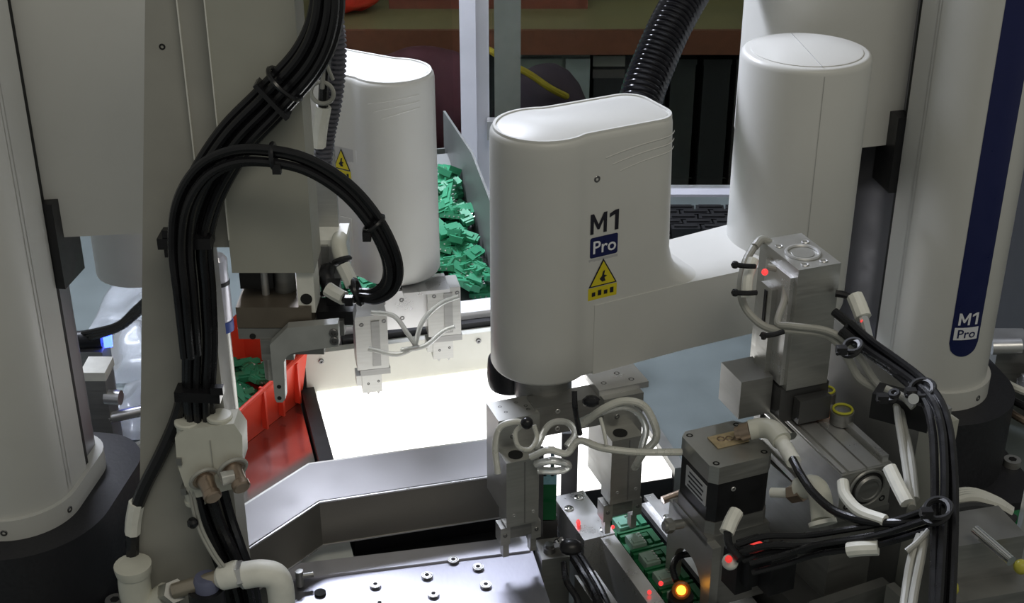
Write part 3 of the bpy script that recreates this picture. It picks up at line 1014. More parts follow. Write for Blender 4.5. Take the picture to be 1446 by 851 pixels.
mo = thing('lift_module', 'boxy warm grey lift module hanging beside the tapered post', 'actuator', (-0.168, PY + 0.02, 0.4))
obj('module_housing', MB().box((-0.1672, PY + 0.007, 0.588), (0.0575, 0.038, 0.327), bevel=0.0018), POSTL, mo)
obj('housing_highlight', MB().box((-0.1955, PY - 0.0125, 0.60), (0.0008, 0.0012, 0.30)), MATS['lit_edge_tone'], mo)  # painted highlight along the left bevel of the housing
zt = 0.4245
obj('guide_pin', MB().cyl((-0.178, PY + 0.01, 0.395), (-0.178, PY + 0.01, zt + 0.004), 0.0028), ALUL, mo)
obj('ram', MB().cyl((-0.165, PY + 0.018, 0.395), (-0.165, PY + 0.018, zt + 0.004), 0.008), ALUD, mo)
obj('cushion', MB().box((-0.184, PY + 0.025, 0.408), (0.024, 0.03, 0.014), bevel=0.001), BLACKP, mo)
ab = obj('white_bracket', MB().box((-0.146, PY + 0.005, 0.408), (0.012, 0.026, 0.034), bevel=0.001), WSLEEVE, mo)
obj('bore', MB().cyl((-0.146, PY - 0.0085, 0.402), (-0.146, PY - 0.0075, 0.402), 0.0042), HOLE, ab)
obj('tool_block', MB().box((-0.1695, PY + 0.014, 0.3885), (0.0535, 0.05, 0.0165), bevel=0.0012), BRONZE, mo)
lowb = obj('tool_plate', MB().box((-0.1690, PY + 0.014, 0.3755), (0.0545, 0.05, 0.0085), bevel=0.001), ALUD, mo)
for x in (-0.186, -0.150):
    obj('bore', MB().cyl((x, PY - 0.0118, 0.3735), (x, PY - 0.0106, 0.3735), 0.0022, seg=16), HOLE, lowb)

# claw hanging below the module
cl = thing('gripper_claw', 'dull grey hooked metal claw hanging under the lift module', 'claw', tuple(on_y(430, 450, PY + 0.01)))
cpx = [(405, 463), (432, 461), (477, 457), (478.5, 489), (440, 494), (415, 498), (406, 502), (401, 511), (403, 563), (399, 568), (391, 568), (388, 563), (381, 487)]
cyy = PY - 0.022
cpts = [(on_y(a, b, cyy).x, on_y(a, b, cyy).z) for a, b in cpx]
cp = obj('claw_plate', MB().prism(cpts, cyy, cyy + 0.009, XZ, bevel=0.0008), mat('claw_grey_metal', (0.42, 0.43, 0.42), 0.4, 0.35, var=0.06), cl)
for a, b in ((471, 470), (472, 481)):
    screw(cp, on_y(a, b, cyy - 0.0006), (0, -1, 0), 0.0033, 0.001)
for a, b in ((394, 546), (394.5, 562)):
    obj('bore', MB().cyl(on_y(a, b, cyy - 0.0003), on_y(a, b, cyy - 0.0003) + Vector((0, 0.001, 0)), 0.0016, seg=12), HOLE, cp)
hb = MB()
q = on_y(432, 452, PY + 0.02)
hb.box((-0.158, PY + 0.009, 0.3652), (0.045, 0.043, 0.0118), bevel=0.001)
obj('claw_block', hb, ALUD, cl)
cb = MB()
c0 = on_y(391, 466, PY + 0.022)
cb.box((c0.x, PY + 0.028, c0.z - 0.006), (0.024, 0.024, 0.032), bevel=0.004)
cb.cyl((c0.x - 0.006, PY + 0.022, c0.z - 0.04), (c0.x - 0.006, PY + 0.022, c0.z), 0.006)
obj('claw_guide', cb, ALU, cl)
bb = on_y(475, 443, PY + 0.012)
obj('black_stop', MB().box((bb.x, PY + 0.016, bb.z), (0.026, 0.022, 0.011), bevel=0.0015).box((bb.x - 0.002, PY + 0.02, bb.z + 0.012), (0.010, 0.012, 0.02), bevel=0.001), BLACKP, cl)
obj('stop_block', MB().box((bb.x + 0.001, PY + 0.008, bb.z - 0.006), (0.011, 0.014, 0.012), bevel=0.001), ALUD, cl)

# valve block with white push-in fittings behind the module
vb = thing('valve_block', 'small pale valve block with black elbows beside the lift module', 'valve', tuple(on_y(465, 395, PY + 0.05)))
v1_ = on_y(464, 372, PY + 0.055)
obj('valve_body', MB().box((v1_.x, PY + 0.07, v1_.z), (0.026, 0.03, 0.030), bevel=0.0015), ALUL, vb)
obj('valve_cover', MB().box((v1_.x, PY + 0.07, v1_.z + 0.017), (0.027, 0.031, 0.005), bevel=0.001), WSLEEVE, vb)
obj('valve_rib', MB().box((v1_.x - 0.002, PY + 0.054, v1_.z), (0.005, 0.006, 0.032), bevel=0.001), ALUD, vb)
obj('hanger', MB().box((v1_.x - 0.016, PY + 0.06, v1_.z + 0.01), (0.014, 0.01, 0.05), bevel=0.001).box((v1_.x - 0.004, PY + 0.082, v1_.z + 0.05), (0.02, 0.006, 0.075), bevel=0.001), ALU, vb)
for a, b, dd in ((478, 352, 0), (461, 396, 0.004)):
    e0 = on_y(a, b, PY + 0.045 - dd)
    eb = obj('elbow_fitting', MB().tube([e0 + Vector((0, 0.012, 0.004)), e0 + Vector((0, 0.002, 0.003)), e0 + Vector((0.003, -0.006, -0.006))], 0.0058, 12, 5), BEIGE if a > 470 else BLACKP, vb)
    obj('collar', MB().ring(e0 + Vector((0.0028, -0.0055, -0.0065)), (0.3, -0.5, -0.8), 0.0055, 0.0024), BLACKP, eb)
# ================================================================== GRIPPER HEADS
def LM(o, yaw):
    return Matrix.Translation(o) @ Matrix.Rotation(yaw, 4, 'Z')


def lbox(mb, M, c, s, bevel=0.0008):
    return mb.box(M @ Vector(c), s, rot=M.to_3x3(), bevel=bevel)


def lcyl(mb, M, a, b, r, seg=16):
    return mb.cyl(M @ Vector(a), M @ Vector(b), r, seg=seg)


def jaw(root, M, x, y, w=0.030, d=0.026, h=0.066, tip='claw', top=0.0):
    """pneumatic jaw: body with slot and screws, slide plate, finger with pointed tips"""
    bd_ = MB()
    lbox(bd_, M, (x, y, top - h / 2), (w, d, h))
    b = obj('jaw_body', bd_, ALU, root)
    g = MB()
    lbox(g, M, (x + w * 0.12, y - d / 2 - 0.0002, top - h * 0.52), (w * 0.26, 0.0016, h * 0.84), 0)
    obj('slot', g, ALUD, b)
    for dx, dz in ((-0.30, 0.15), (0.12, 0.82), (0.40, 0.12)):
        screw(b, M @ Vector((x + dx * w, y - d / 2, top - dz * h)), M.to_3x3() @ Vector((0, -1, 0)), 0.0024, 0.0006)
    sp = MB()
    lbox(sp, M, (x + 0.002, y - 0.001, top - h - 0.004), (w * 0.95, d * 0.92, 0.007))
    obj('jaw_plate', sp, ALUD, root)
    fg = MB()
    lbox(fg, M, (x - 0.002, y - 0.002, top - h - 0.0185), (w * 0.62, d * 0.7, 0.023))
    lbox(fg, M, (x - w * 0.42, y - 0.002, top - h - 0.015), (w * 0.24, d * 0.6, 0.012))
    f_ = obj('finger', fg, ALU, root)
    tp = MB()
    for dx in (-0.006, 0.005):
        tp.lathe(M @ Vector((x + dx, y - 0.005, top - h - 0.029)), (0, 0, -1), [(0, 0.0028), (0.004, 0.0024), (0.008, 0.0003)], 8)
    obj('finger_tip', tp, ALUD, f_)
    for dx, dz in ((-0.006, 0.012), (0.005, 0.010)):
        screw(f_, M @ Vector((x + dx, y - 0.002 - d * 0.35, top - h - 0.007 - dz)), M.to_3x3() @ Vector((0, -1, 0)), 0.0015, 0.0003, m=HOLE)
    return b


# --- head of the robot behind the post, over the panel
HL = LM((-0.124, 1.338, 0.186), R(12))
hl = thing('pneumatic_gripper', 'twin-jaw gripper head hanging over the glowing panel', 'gripper', (-0.124, 1.338, 0.186), R(12))
m_ = MB()
lcyl(m_, HL, (0, 0.012, -0.022), (0, 0.012, -0.0002), 0.022, 28)
obj('flange', m_, BLACKP, hl)
m_ = MB()
lbox(m_, HL, (-0.002, -0.008, -0.030), (0.085, 0.012, 0.046))
mp_ = obj('mount_plate', m_, ALUL, hl)
for dx, dz in ((-0.018, -0.020), (-0.018, -0.040), (0.002, -0.018), (0.002, -0.040)):
    screw(mp_, HL @ Vector((dx, -0.014, dz)), HL.to_3x3() @ Vector((0, -1, 0)), 0.0026, 0.0006)
jaw(hl, HL, -0.036, -0.040, w=0.034, d=0.03, h=0.064, top=-0.012)
jaw(hl, HL, 0.047, -0.008, w=0.036, d=0.03, h=0.058, top=-0.004)
m_ = MB()
lbox(m_, HL, (0.028, -0.006, -0.006), (0.050, 0.04, 0.004), 0.001)
obj('top_cover', m_, ALUL, hl)
hoses = [[(524, 441), (556, 446), (575, 470), (590, 492)], [(585, 492), (596, 455), (620, 430), (648, 418)], [(566, 494), (600, 488), (625, 468), (642, 461)], [(520, 492), (560, 500), (590, 488)]]
for h_ in hoses:
    obj('air_hose', MB().tube([at(a, b, 1.405 + 0.02 * (a > 600)) for a, b in h_], 0.0026, 8, 6), TUBEC, hl)

# --- head of the lettered arm, over the conveyor
HR = LM((0.044, 1.045, 0.231), R(20))
hr = thing('pneumatic_gripper', 'twin-jaw gripper head with looped pale hoses under the lettered arm', 'gripper', (0.044, 1.045, 0.231), R(20))
obj('flange', MB().cyl((0.028, 1.072, 0.205), (0.028, 1.072, 0.2308), 0.026, seg=32), ALUD, hr)
obj('bellows', MB().lathe((-0.002, 1.094, 0.196), (0, 0, 1), [(0, 0.014), (0.003, 0.019), (0.008, 0.0205), (0.016, 0.021), (0.024, 0.0205), (0.031, 0.02), (0.0345, 0.018)], 24), BLACKP, hr)
m_ = MB()
lbox(m_, HR, (0.002, 0.000, -0.030), (0.062, 0.022, 0.030))
mb_ = obj('mount_bar', m_, ALUD, hr)
for dx, dz in ((-0.008, -0.022), (0.018, -0.020), (-0.008, -0.040), (0.018, -0.038)):
    screw(mb_, HR @ Vector((dx, -0.011, dz)), HR.to_3x3() @ Vector((0, -1, 0)), 0.0024, 0.0004, m=ALUL)
m_ = MB()
lbox(m_, HR, (0.055, 0.006, -0.012), (0.048, 0.034, 0.006), 0.001)
tpp = obj('top_plate', m_, ALUL, hr)
for dx, dy in ((0.04, 0.0), (0.058, 0.012), (0.066, -0.002)):
    screw(tpp, HR @ Vector((dx, dy, -0.0092)), (0, 0, 1), 0.0032, 0.0002, m=HOLE)
# rear block + sliding jaw on either end
for x0, y0, yf, dz, nm in ((-0.046, 0.0, -0.026, 0.0, 0), (0.052, -0.002, -0.028, 0.002, 1)):
    m_ = MB()
    lbox(m_, HR, (x0, y0, -0.062 + dz), (0.038, 0.032, 0.090))
    rbk = obj('cylinder_block', m_, ALU, hr)
    for dx, dy in ((-0.010, 0.006), (-0.008, -0.004), (0.006, 0.008), (0.012, 0.0), (0.012, -0.006)):
        screw(rbk, HR @ Vector((x0 + dx, y0 + dy, -0.0172 + dz)), (0, 0, 1), 0.0021, 0.0002, m=HOLE)
    screw(rbk, HR @ Vector((x0 - 0.006, y0 - 0.016, -0.035)), HR.to_3x3() @ Vector((0, -1, 0)), 0.0026, 0.0006)
    m_ = MB()
    xb = x0 - 0.004
    lbox(m_, HR, (xb, yf, -0.082 + dz), (0.030, 0.020, 0.068))
    jb = obj('slide_block', m_, ALU, hr)
    m_ = MB()
    lbox(m_, HR, (xb + 0.002, yf - 0.0102, -0.082 + dz), (0.0012, 0.001, 0.064), 0)
    obj('groove', m_, ALUD, jb)
    m_ = MB()
    lcyl(m_, HR, (xb - 0.003, yf, -0.0485 + dz), (xb - 0.003, yf, -0.0472 + dz), 0.0065, 20)
    obj('bore', m_, HOLE, jb)
    for dx in (-0.008, 0.010):
        screw(jb, HR @ Vector((xb + dx, yf - 0.010, -0.104 + dz)), HR.to_3x3() @ Vector((0, -1, 0)), 0.0018, 0.0006, m=ALUL)
    m_ = MB()
    lbox(m_, HR, (xb, yf + 0.002, -0.122 + dz), (0.026, 0.014, 0.020))
    obj('jaw_guide', m_, ALUD, hr)
    for sx in (-1, 1):
        m_ = MB()
        lbox(m_, HR, (xb + sx * 0.0145, yf + 0.001, -0.128 + dz), (0.009, 0.014, 0.018))
        lbox(m_, HR, (xb + sx * 0.013, yf + 0.001, -0.143 + dz), (0.0055, 0.008, 0.020))
        fo_ = obj('finger', m_, ALU, hr)
        screw(fo_, HR @ Vector((xb + sx * 0.0148, yf - 0.006, -0.127 + dz)), HR.to_3x3() @ Vector((0, -1, 0)), 0.002, 0.0008)


def hose(root, pts, r=0.0028, m=None, name='air_hose', seg=10):
    return obj(name, MB().tube([at(*p) for p in pts], r, seg, 7), m or TUBEW, root)


hose(hr, [(703, 668, 1.17), (699, 630, 1.165), (706, 603, 1.16), (728, 595, 1.16), (742, 600, 1.16)])
hose(hr, [(742, 597, 1.165), (728, 610, 1.16), (732, 630, 1.16), (748, 634, 1.165), (758, 618, 1.17), (754, 600, 1.17)], 0.002)
hose(hr, [(750, 645, 1.18), (775, 635, 1.17), (800, 640, 1.17), (818, 622, 1.165), (850, 632, 1.15), (900, 638, 1.15), (962, 638, 1.16)], 0.0031)
hose(hr, [(822, 600, 1.17), (850, 578, 1.155), (880, 566, 1.15), (908, 572, 1.15), (924, 598, 1.155), (926, 620, 1.165), (908, 640, 1.18), (896, 660, 1.20)], 0.0033)
hose(hr, [(818, 596, 1.175), (846, 583, 1.16), (878, 574, 1.155), (900, 582, 1.16), (912, 605, 1.165), (906, 632, 1.18)], 0.003, TUBEC)
hose(hr, [(848, 590, 1.15), (853, 610, 1.145), (856, 628, 1.145)], 0.0016)
hose(hr, [(757, 655, 1.19), (780, 650, 1.18), (802, 656, 1.185), (792, 664, 1.19), (760, 664, 1.195)], 0.0034, TUBEC)
hose(hr, [(757, 632, 1.19), (775, 600, 1.20), (800, 596, 1.2), (812, 612, 1.19), (800, 630, 1.185)], 0.003, TUBEC)
hose(hr, [(811, 552, 1.135), (812, 575, 1.135), (816, 598, 1.15), (819, 612, 1.16)], 0.0024, CABLE, 'strap')
obj('strap', MB().sphere(at(744, 597, 1.15), 0.0055, 12), CABLE, hr)
obj('strap', MB().sphere(at(835, 566, 1.14), 0.006, 10, (1.3, 0.8, 0.9)), CABLE, hr)

# ================================================================== NEST STAND beside the gripper, with one relay
ns = thing('nest_stand', 'dark upright nest stand beside the polished base plate', 'stand', (0.030, 1.03, 0))
def vy(a, b, Y):
    q_ = on_y(a, b, Y)
    return q_
for (xa, xb_, ya, yb, Y) in ((751, 768, 640, 770, 1.040), (791, 817, 612, 748, 1.116), (777, 783, 640, 700, 1.075)):
    p0, p1 = vy(xa, yb, Y), vy(xb_, ya, Y)
    zb = 0.0
    obj('upright', MB().box(((p0.x + p1.x) / 2, Y + 0.006, (zb + p1.z) / 2), (p1.x - p0.x, 0.012, p1.z - zb), bevel=0.0008), mat('dark_anodised', (0.12, 0.12, 0.125), 0.4, 0.6, var=0.1), ns)
ft_ = on_z(768, 798, 0.05)
obj('foot_block', MB().box((0.0370, 1.022, 0.034), (0.026, 0.03, 0.068), yaw=R(11), bevel=0.001), ALUD, ns)
fc = on_z(762, 752, 0.085)
obj('foot_knob', MB().cyl((0.034, 1.018, 0.066), (0.034, 1.018, 0.073), 0.006).cyl((0.034, 1.018, 0.073), (0.034, 1.018, 0.076), 0.004), SCREW, ns)
nr_ = single('relay', MB().box((0.0335, 1.056, 0.098), (0.015, 0.008, 0.040), bevel=0.0008).box((0.0335, 1.051, 0.09), (0.011, 0.004, 0.02), bevel=0.0005), GREEND, 'dark green relay standing upright in the nest stand', 'relay')
obj('coil_cap', MB().box((0.0335, 1.056, 0.124), (0.015, 0.009, 0.012), bevel=0.0008).box((0.030, 1.053, 0.130), (0.003, 0.003, 0.006)).box((0.037, 1.053, 0.130), (0.003, 0.003, 0.006)), mat('pale_blue_coil', (0.25, 0.5, 0.6), 0.4, var=0.15, scale=200), nr_)
obj('relay_seat', MB().box((0.0335, 1.056, 0.039), (0.018, 0.012, 0.078), bevel=0.0006), MATS['dark_anodised'], ns)

# ================================================================== CONVEYOR
cvd = Vector((0.36, -0.933, 0)).normalized()      # travel towards the operator
cvn = Vector((-cvd.y, cvd.x, 0))                  # to the right
cvo = Vector((0.0880, 1.0640, 0))
CZ = 0.070
cyaw = math.atan2(cvd.y, cvd.x)


def cq(s_, t, z):
    v = cvo + cvd * s_ + cvn * t
    return Vector((v.x, v.y, z))


cvr = thing('conveyor', 'narrow conveyor track with aluminium rails carrying green relay carriers', 'conveyor', cq(0.1, 0.017, 0), cyaw)


def cbox(name, s0, s1, t0, t1, z0, z1, m, parent=cvr, bevel=0.0008):
    return obj(name, MB().box(cq((s0 + s1) / 2, (t0 + t1) / 2, (z0 + z1) / 2), (abs(s1 - s0), abs(t1 - t0), z1 - z0), yaw=cyaw, bevel=bevel), m, parent)


cbox('track_bed', -0.01, 0.24, -0.001, 0.036, 0.0, 0.060, BLACKP)
cbox('rail', 0.025, 0.24, -0.018, -0.004, 0.0, 0.073, ALUL)
cbox('rail', -0.015, 0.24, 0.040, 0.075, 0.0, 0.066, ALUL)
cbox('rail_guard', -0.01, 0.24, 0.037, 0.041, 0.0, 0.071, BLACKP)
ep = cbox('end_plate', -0.045, 0.028, -0.034, -0.003, 0.0, 0.074, ALUL)
for a, b in ((-0.035, -0.012), (0.02, -0.010), (-0.022, -0.028)):
    screw(ep, cq(a, b, 0.074), (0, 0, 1), 0.0045, 0.0016, m=CHROME)
rt = cbox('guide_plate', -0.02, 0.045, 0.050, 0.060, 0.066, 0.071, ALUL)
screw(rt, cq(0.02, 0.055, 0.071), (0, 0, 1), 0.0042, 0.0012, m=CHROME)
obj('guide_bolt', MB().cyl(cq(0.0, 0.06, 0.076), cq(0.0, 0.095, 0.082), 0.0038).cyl(cq(0.0, 0.088, 0.081), cq(0.0, 0.098, 0.083), 0.006), BRASS, cvr)
obj('guide_bolt', MB().cyl(cq(0.04, 0.055, 0.076), cq(0.055, 0.09, 0.082), 0.004), ALU, cvr)
obj('sensor_led', MB().sphere(cq(0.005, -0.030, 0.077), 0.003, 10, (0.7, 1.6, 0.7)), LEDR, cvr)
obj('sensor_led', MB().sphere(cq(0.020, -0.0015, 0.075), 0.0018, 10), LEDR, cvr)
obj('sensor_led', MB().sphere(cq(0.118, -0.012, 0.076), 0.002, 10), LEDR, cvr)
obj('sensor_led', MB().sphere(cq(0.112, 0.002, 0.077), 0.0022, 10), LEDR, cvr)

carr = None
for k in range(5):
    lab = ['pale green relay carrier just under the gripper jaws', *['dark green relay carrier, %s in the queue from the gripper jaws' % q_ for q_ in ('second', 'third', 'fourth', 'fifth')]][k]
    s_ = 0.014 + k * 0.0285
    o_ = cq(s_, 0.0175, 0.060)
    r_ = thing('relay_carrier', lab, 'carrier', o_, cyaw, 'green carriers queued on the conveyor')
    CM_ = Matrix.Translation(o_) @ Matrix.Rotation(cyaw, 4, 'Z')
    m_ = MB()
    lbox(m_, CM_, (0, 0, 0.003), (0.026, 0.033, 0.006))
    for sx in (-1, 1):
        lbox(m_, CM_, (sx * 0.0115, 0, 0.008), (0.003, 0.033, 0.006), 0.0005)
    obj('frame', m_, GREEND, r_)
    m_ = MB()
    lbox(m_, CM_, (0, 0.012, 0.0085), (0.017, 0.006, 0.009), 0.0006)
    lbox(m_, CM_, (0.004, 0.006, 0.008), (0.006, 0.004, 0.006), 0.0005)
    lbox(m_, CM_, (-0.004, 0.005, 0.009), (0.005, 0.006, 0.008), 0.0005)
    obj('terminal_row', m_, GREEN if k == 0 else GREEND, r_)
    m_ = MB()
    lbox(m_, CM_, (0, -0.006, 0.009), (0.017, 0.014, 0.009), 0.0008)
    lbox(m_, CM_, (0.003, -0.006, 0.0142), (0.006, 0.010, 0.002), 0.0003)
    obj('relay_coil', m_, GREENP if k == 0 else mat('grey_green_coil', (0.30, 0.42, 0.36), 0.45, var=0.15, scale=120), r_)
    m_ = MB()
    for q_ in range(4):
        lbox(m_, CM_, (-0.006 + 0.004 * q_, -0.0005, 0.0135), (0.0012, 0.002, 0.003), 0)
    obj('pins', m_, PIN, r_)

# sensor with cable beside the conveyor
sn = thing('fibre_sensor', 'black sensor lead with hex nut curling beside the conveyor rail', 'sensor', cq(0.06, -0.05, 0))
obj('sensor_block', MB().box(cq(0.100, -0.045, 0.030), (0.09, 0.02, 0.060), yaw=cyaw, bevel=0.001), ALUD, sn)
hose(sn, [(795, 770, 1.275), (808, 785, 1.262), (822, 806, 1.245), (836, 830, 1.225), (848, 856, 1.2), (860, 885, 1.18)], 0.0042, CABLE, 'lead')
hose(sn, [(800, 764, 1.285), (816, 780, 1.27), (834, 808, 1.25), (850, 836, 1.225), (866, 870, 1.2)], 0.0034, CABLE, 'lead')
hose(sn, [(796, 795, 1.25), (800, 820, 1.23), (815, 845, 1.215), (820, 870, 1.2)], 0.003, CABLE, 'lead')
obj('hex_nut', MB().cyl(at(790, 770, 1.262), at(788, 764, 1.262), 0.0058, seg=6).cyl(at(790, 768, 1.26), at(786, 761, 1.26), 0.0034), CHROME, sn)
obj('sensor_head', MB().sphere(at(806, 772, 1.235), 0.009, 12, (1.2, 1, 0.8)), BLACKP, sn)
# ================================================================== MOTOR, SLIDE AND CYLINDER MECHANISM
MYAW = R(25)
mc = Vector((0.1870, 0.992, 0))
ab_ = thing('actuator_base', 'grey metal riser base under the stepper motor and slide', 'machine base', (0.24, 0.93, 0), MYAW)
MM = LM(mc, MYAW)
MT = LM((0.1785, 0.967, 0), R(22))        # the motor and its bracket
DKM = mat('dark_machined_metal', (0.10, 0.10, 0.10), 0.42, 0.6, var=0.12, scale=25)


def mbx(name, c, s, m, parent, bevel=0.001):
    b = MB()
    lbox(b, MM, c, s, bevel)
    return obj(name, b, m, parent)


mbx('base_block', (0.0495, -0.045, 0.045), (0.073, 0.13, 0.090), DKM, ab_)
mbx('riser', (0.0625, -0.040, 0.131), (0.044, 0.11, 0.082), ALUD, ab_)
mbx('side_plate', (0.049, -0.116, 0.055), (0.075, 0.010, 0.110), ALUD, ab_)
def mtx(name, c, s, m, parent, bevel=0.001):
    b = MB()
    lbox(b, MT, c, s, bevel)
    return obj(name, b, m, parent)


# arched motor bracket
ar = MB()
arch = [(-0.038, 0.0), (-0.024, 0.0), (-0.024, 0.024)] + [(-0.024 * math.cos(PI * k / 10), 0.024 + 0.024 * math.sin(PI * k / 10)) for k in range(1, 10)] + [(0.024, 0.024), (0.024, 0.0), (0.038, 0.0), (0.038, 0.079), (-0.038, 0.079)]
AXM = MT @ Matrix.Translation((-0.026, -0.002, 0.0670)) @ Matrix(((0, 0, 1, 0), (1, 0, 0, 0), (0, 1, 0, 0), (0, 0, 0, 1)))
ar.prism(arch, -0.004, 0.004, AXM, bevel=0.0008)
obj('motor_bracket', ar, ALU, ab_)
mtx('bracket_top', (0.0, 0.0, 0.1455), (0.060, 0.060, 0.009), ALUD, ab_)
mtx('bracket_column', (0.006, -0.026, 0.108), (0.05, 0.008, 0.068), ALUD, ab_)
pb_ = obj('bracket_bolt', MB().cyl(MT @ Vector((-0.030, 0.012, 0.136)), MT @ Vector((-0.048, 0.012, 0.138)), 0.004).cyl(MT @ Vector((-0.040, 0.012, 0.137)), MT @ Vector((-0.046, 0.012, 0.138)), 0.0065, seg=6), ALU, ab_)

# stepper motor
sm_ = thing('stepper_motor', 'square black stepper motor with silver end caps and beige plug', 'motor', MT @ Vector((0, 0, 0.150)), R(22))


def oct_plan(h, c):
    return [(-h + c, -h), (h - c, -h), (h, -h + c), (h, h - c), (h - c, h), (-h + c, h), (-h, h - c), (-h, -h + c)]


MZ = 0.150
body = MB().prism(oct_plan(0.0285, 0.006), MZ + 0.012, MZ + 0.052, MT, bevel=0.0006)
mbod = obj('motor_body', body, BLACKP, sm_)
obj('end_cap', MB().prism(oct_plan(0.0292, 0.006), MZ + 0.0515, MZ + 0.068, MT, bevel=0.0012), ALU, sm_)
obj('end_cap', MB().prism(oct_plan(0.0292, 0.006), MZ, MZ + 0.013, MT, bevel=0.0012), ALUD, sm_)
b_ = MB()
lbox(b_, MT, (-0.0288, -0.004, MZ + 0.036), (0.0008, 0.034, 0.020), 0)
lb_ = obj('label', b_, LABEL, sm_)
b_ = MB()
for k in range(4):
    lbox(b_, MT, (-0.0293, -0.004 + 0.0, MZ + 0.029 + k * 0.0045), (0.0004, 0.026 - 0.004 * (k % 2), 0.0016), 0)
obj('label_print', b_, INK, lb_)
for sx, sy in ((-1, -1), (1, -1), (1, 1), (-1, 1)):
    screw(sm_, MT @ Vector((sx * 0.0225, sy * 0.0225, MZ + 0.068)), (0, 0, 1), 0.0032, 0.0002, m=HOLE)
screw(sm_, MT @ Vector((-0.008, -0.0285, MZ + 0.043)), MT.to_3x3() @ Vector((0, -1, 0)), 0.0022, 0.001, m=ALUL)
b_ = MB()
lbox(b_, MT, (0.004, 0.004, MZ + 0.0688), (0.030, 0.018, 0.0008), 0)
wl = obj('warning_label', b_, mat('tan_label', (0.45, 0.36, 0.22), 0.5, var=0.2, scale=200), sm_)
for dx, dy in ((-0.004, 0.003), (0.003, 0.001), (0.010, -0.001)):
    b_ = MB().ring(MT @ Vector((dx + 0.002, dy + 0.003, MZ + 0.0695)), (0, 0, 1), 0.0030, 0.0006, 14, 5)
    obj('label_print', b_, BRASS, wl)
# plug and lead on the motor
plg = obj('plug', MB().tube([at(1058, 607, 1.142), at(1076, 604, 1.140), at(1092, 608, 1.132), at(1104, 622, 1.122)], 0.0085, 16, 6), BEIGE, sm_)
obj('plug_nut', MB().cyl(at(1048, 610, 1.145), at(1062, 606, 1.140), 0.0075, seg=20).cyl(at(1040, 611, 1.147), at(1050, 609, 1.144), 0.0055), BRASS, sm_)
obj('plug_sleeve', MB().tube([at(1098, 615, 1.127), at(1108, 630, 1.117), at(1121, 652, 1.102)], 0.0062, 14, 5), WSLEEVE, sm_)
hose(sm_, [(1119, 648, 1.08), (1132, 672, 1.06), (1150, 697, 1.04), (1180, 722, 1.02), (1222, 735, 1.0), (1265, 738, 0.985), (1300, 733, 0.975), (1322, 726, 0.965)], 0.0033, CABLE, 'lead')

# slide: aluminium profile with a piston head in its end
SYAW = math.atan2(0.106, -0.0404) - PI / 2
so = Vector((0.2638, 0.9167, 0))
sxd = Vector((0.0473, 0.0103, 0)).normalized()
syd = Vector((-0.0404, 0.106, 0)).normalized()
syaw = math.atan2(syd.y, syd.x) - PI / 2
SM = LM((so.x, so.y, 0.22), syaw)
sl_ = thing('linear_slide', 'long aluminium pneumatic slide with round piston end beside the motor', 'actuator', SM @ Vector((0.024, 0.055, -0.045)), syaw)
SLW, SLL, SLH = 0.0485, 0.122, 0.040
b_ = MB()
lbox(b_, SM, (SLW / 2, SLL / 2, -0.020), (SLW, SLL, SLH), 0.0012)
sb = obj('slide_body', b_, ALU, sl_)
for x0_, x1_, zt_, mm_ in ((0.0005, 0.0045, 0.0022, ALUL), (0.0075, 0.0225, 0.0018, ALUL), (0.0245, 0.038, 0.0018, ALUL), (0.041, 0.0465, 0.0062, ALUL)):
    b_ = MB()
    lbox(b_, SM, ((x0_ + x1_) / 2, SLL / 2 - 0.001 + (0.004 if zt_ > 0.005 else 0), zt_ / 2), (x1_ - x0_, SLL - 0.004, zt_), 0.0005)
    obj('slide_rib', b_, mm_, sb)
b_ = MB()
lcyl(b_, SM, (0.025, -0.0012, -0.017), (0.025, 0.004, -0.017), 0.0165, 28)
obj('end_bore', b_, HOLE, sl_)
b_ = MB()
b_.ring(SM @ Vector((0.025, -0.0015, -0.017)), syd, 0.0165, 0.0014, 28, 6)
obj('retaining_ring', b_, ALU, sl_)
b_ = MB()
b_.lathe(SM @ Vector((0.025, 0.003, -0.017)), -syd, [(0, 0.0125), (0.006, 0.0125), (0.008, 0.011), (0.008, 0.009), (0.007, 0.0085)], 24)
obj('piston_head', b_, ALUD, sl_)
for dx, dz in ((0.008, -0.032), (0.042, -0.032), (0.041, -0.006)):
    screw(sl_, SM @ Vector((dx, 0, dz)), -syd, 0.0032, 0.0003, m=HOLE)
obj('sensor_led', MB().sphere(SM @ Vector((0.0405, 0.076, 0.0045)), 0.0022, 10), mat('orange_led', (0.8, 0.3, 0.1), 0.4, var=0, emit=(1.0, 0.35, 0.12), estr=4), sl_)
b_ = MB()
lcyl(b_, SM, (-0.0095, 0.120, 0.004), (-0.0095, 0.060, 0.004), 0.0038, 16)
obj('guide_rod', b_, CHROME, sl_)
b_ = MB()
lbox(b_, SM, (0.022, 0.127, -0.0165), (0.05, 0.010, 0.032), 0.001)
obj('end_plate', b_, ALUD, sl_)
b_ = MB()
lbox(b_, SM, (SLW / 2, SLL / 2, -0.043), (SLW + 0.004, SLL, 0.006), 0.0008)
obj('slide_plate', b_, ALUD, sl_)
# yellow ringed valve nubs behind the slide
for q_, (a, b, d_) in enumerate(((1168, 551, 1.19), (1190, 578, 1.165))):
    c_ = at(a, b, d_)
    nb = obj('valve_nub', MB().lathe(c_ - Vector((0, 0, 0.012)), (0, 0, 1), [(0, 0.008 + 0.002 * q_), (0.011, 0.008 + 0.002 * q_), (0.012, 0.006)], 18), ALUD, sl_)
    obj('yellow_ring', MB().ring(c_ + Vector((0, 0, 0.0006)), (0, 0, 1), 0.006 + 0.002 * q_, 0.0011, 20, 6), mat('yellow_marking', (0.62, 0.60, 0.05), 0.45, var=0.05), nb)

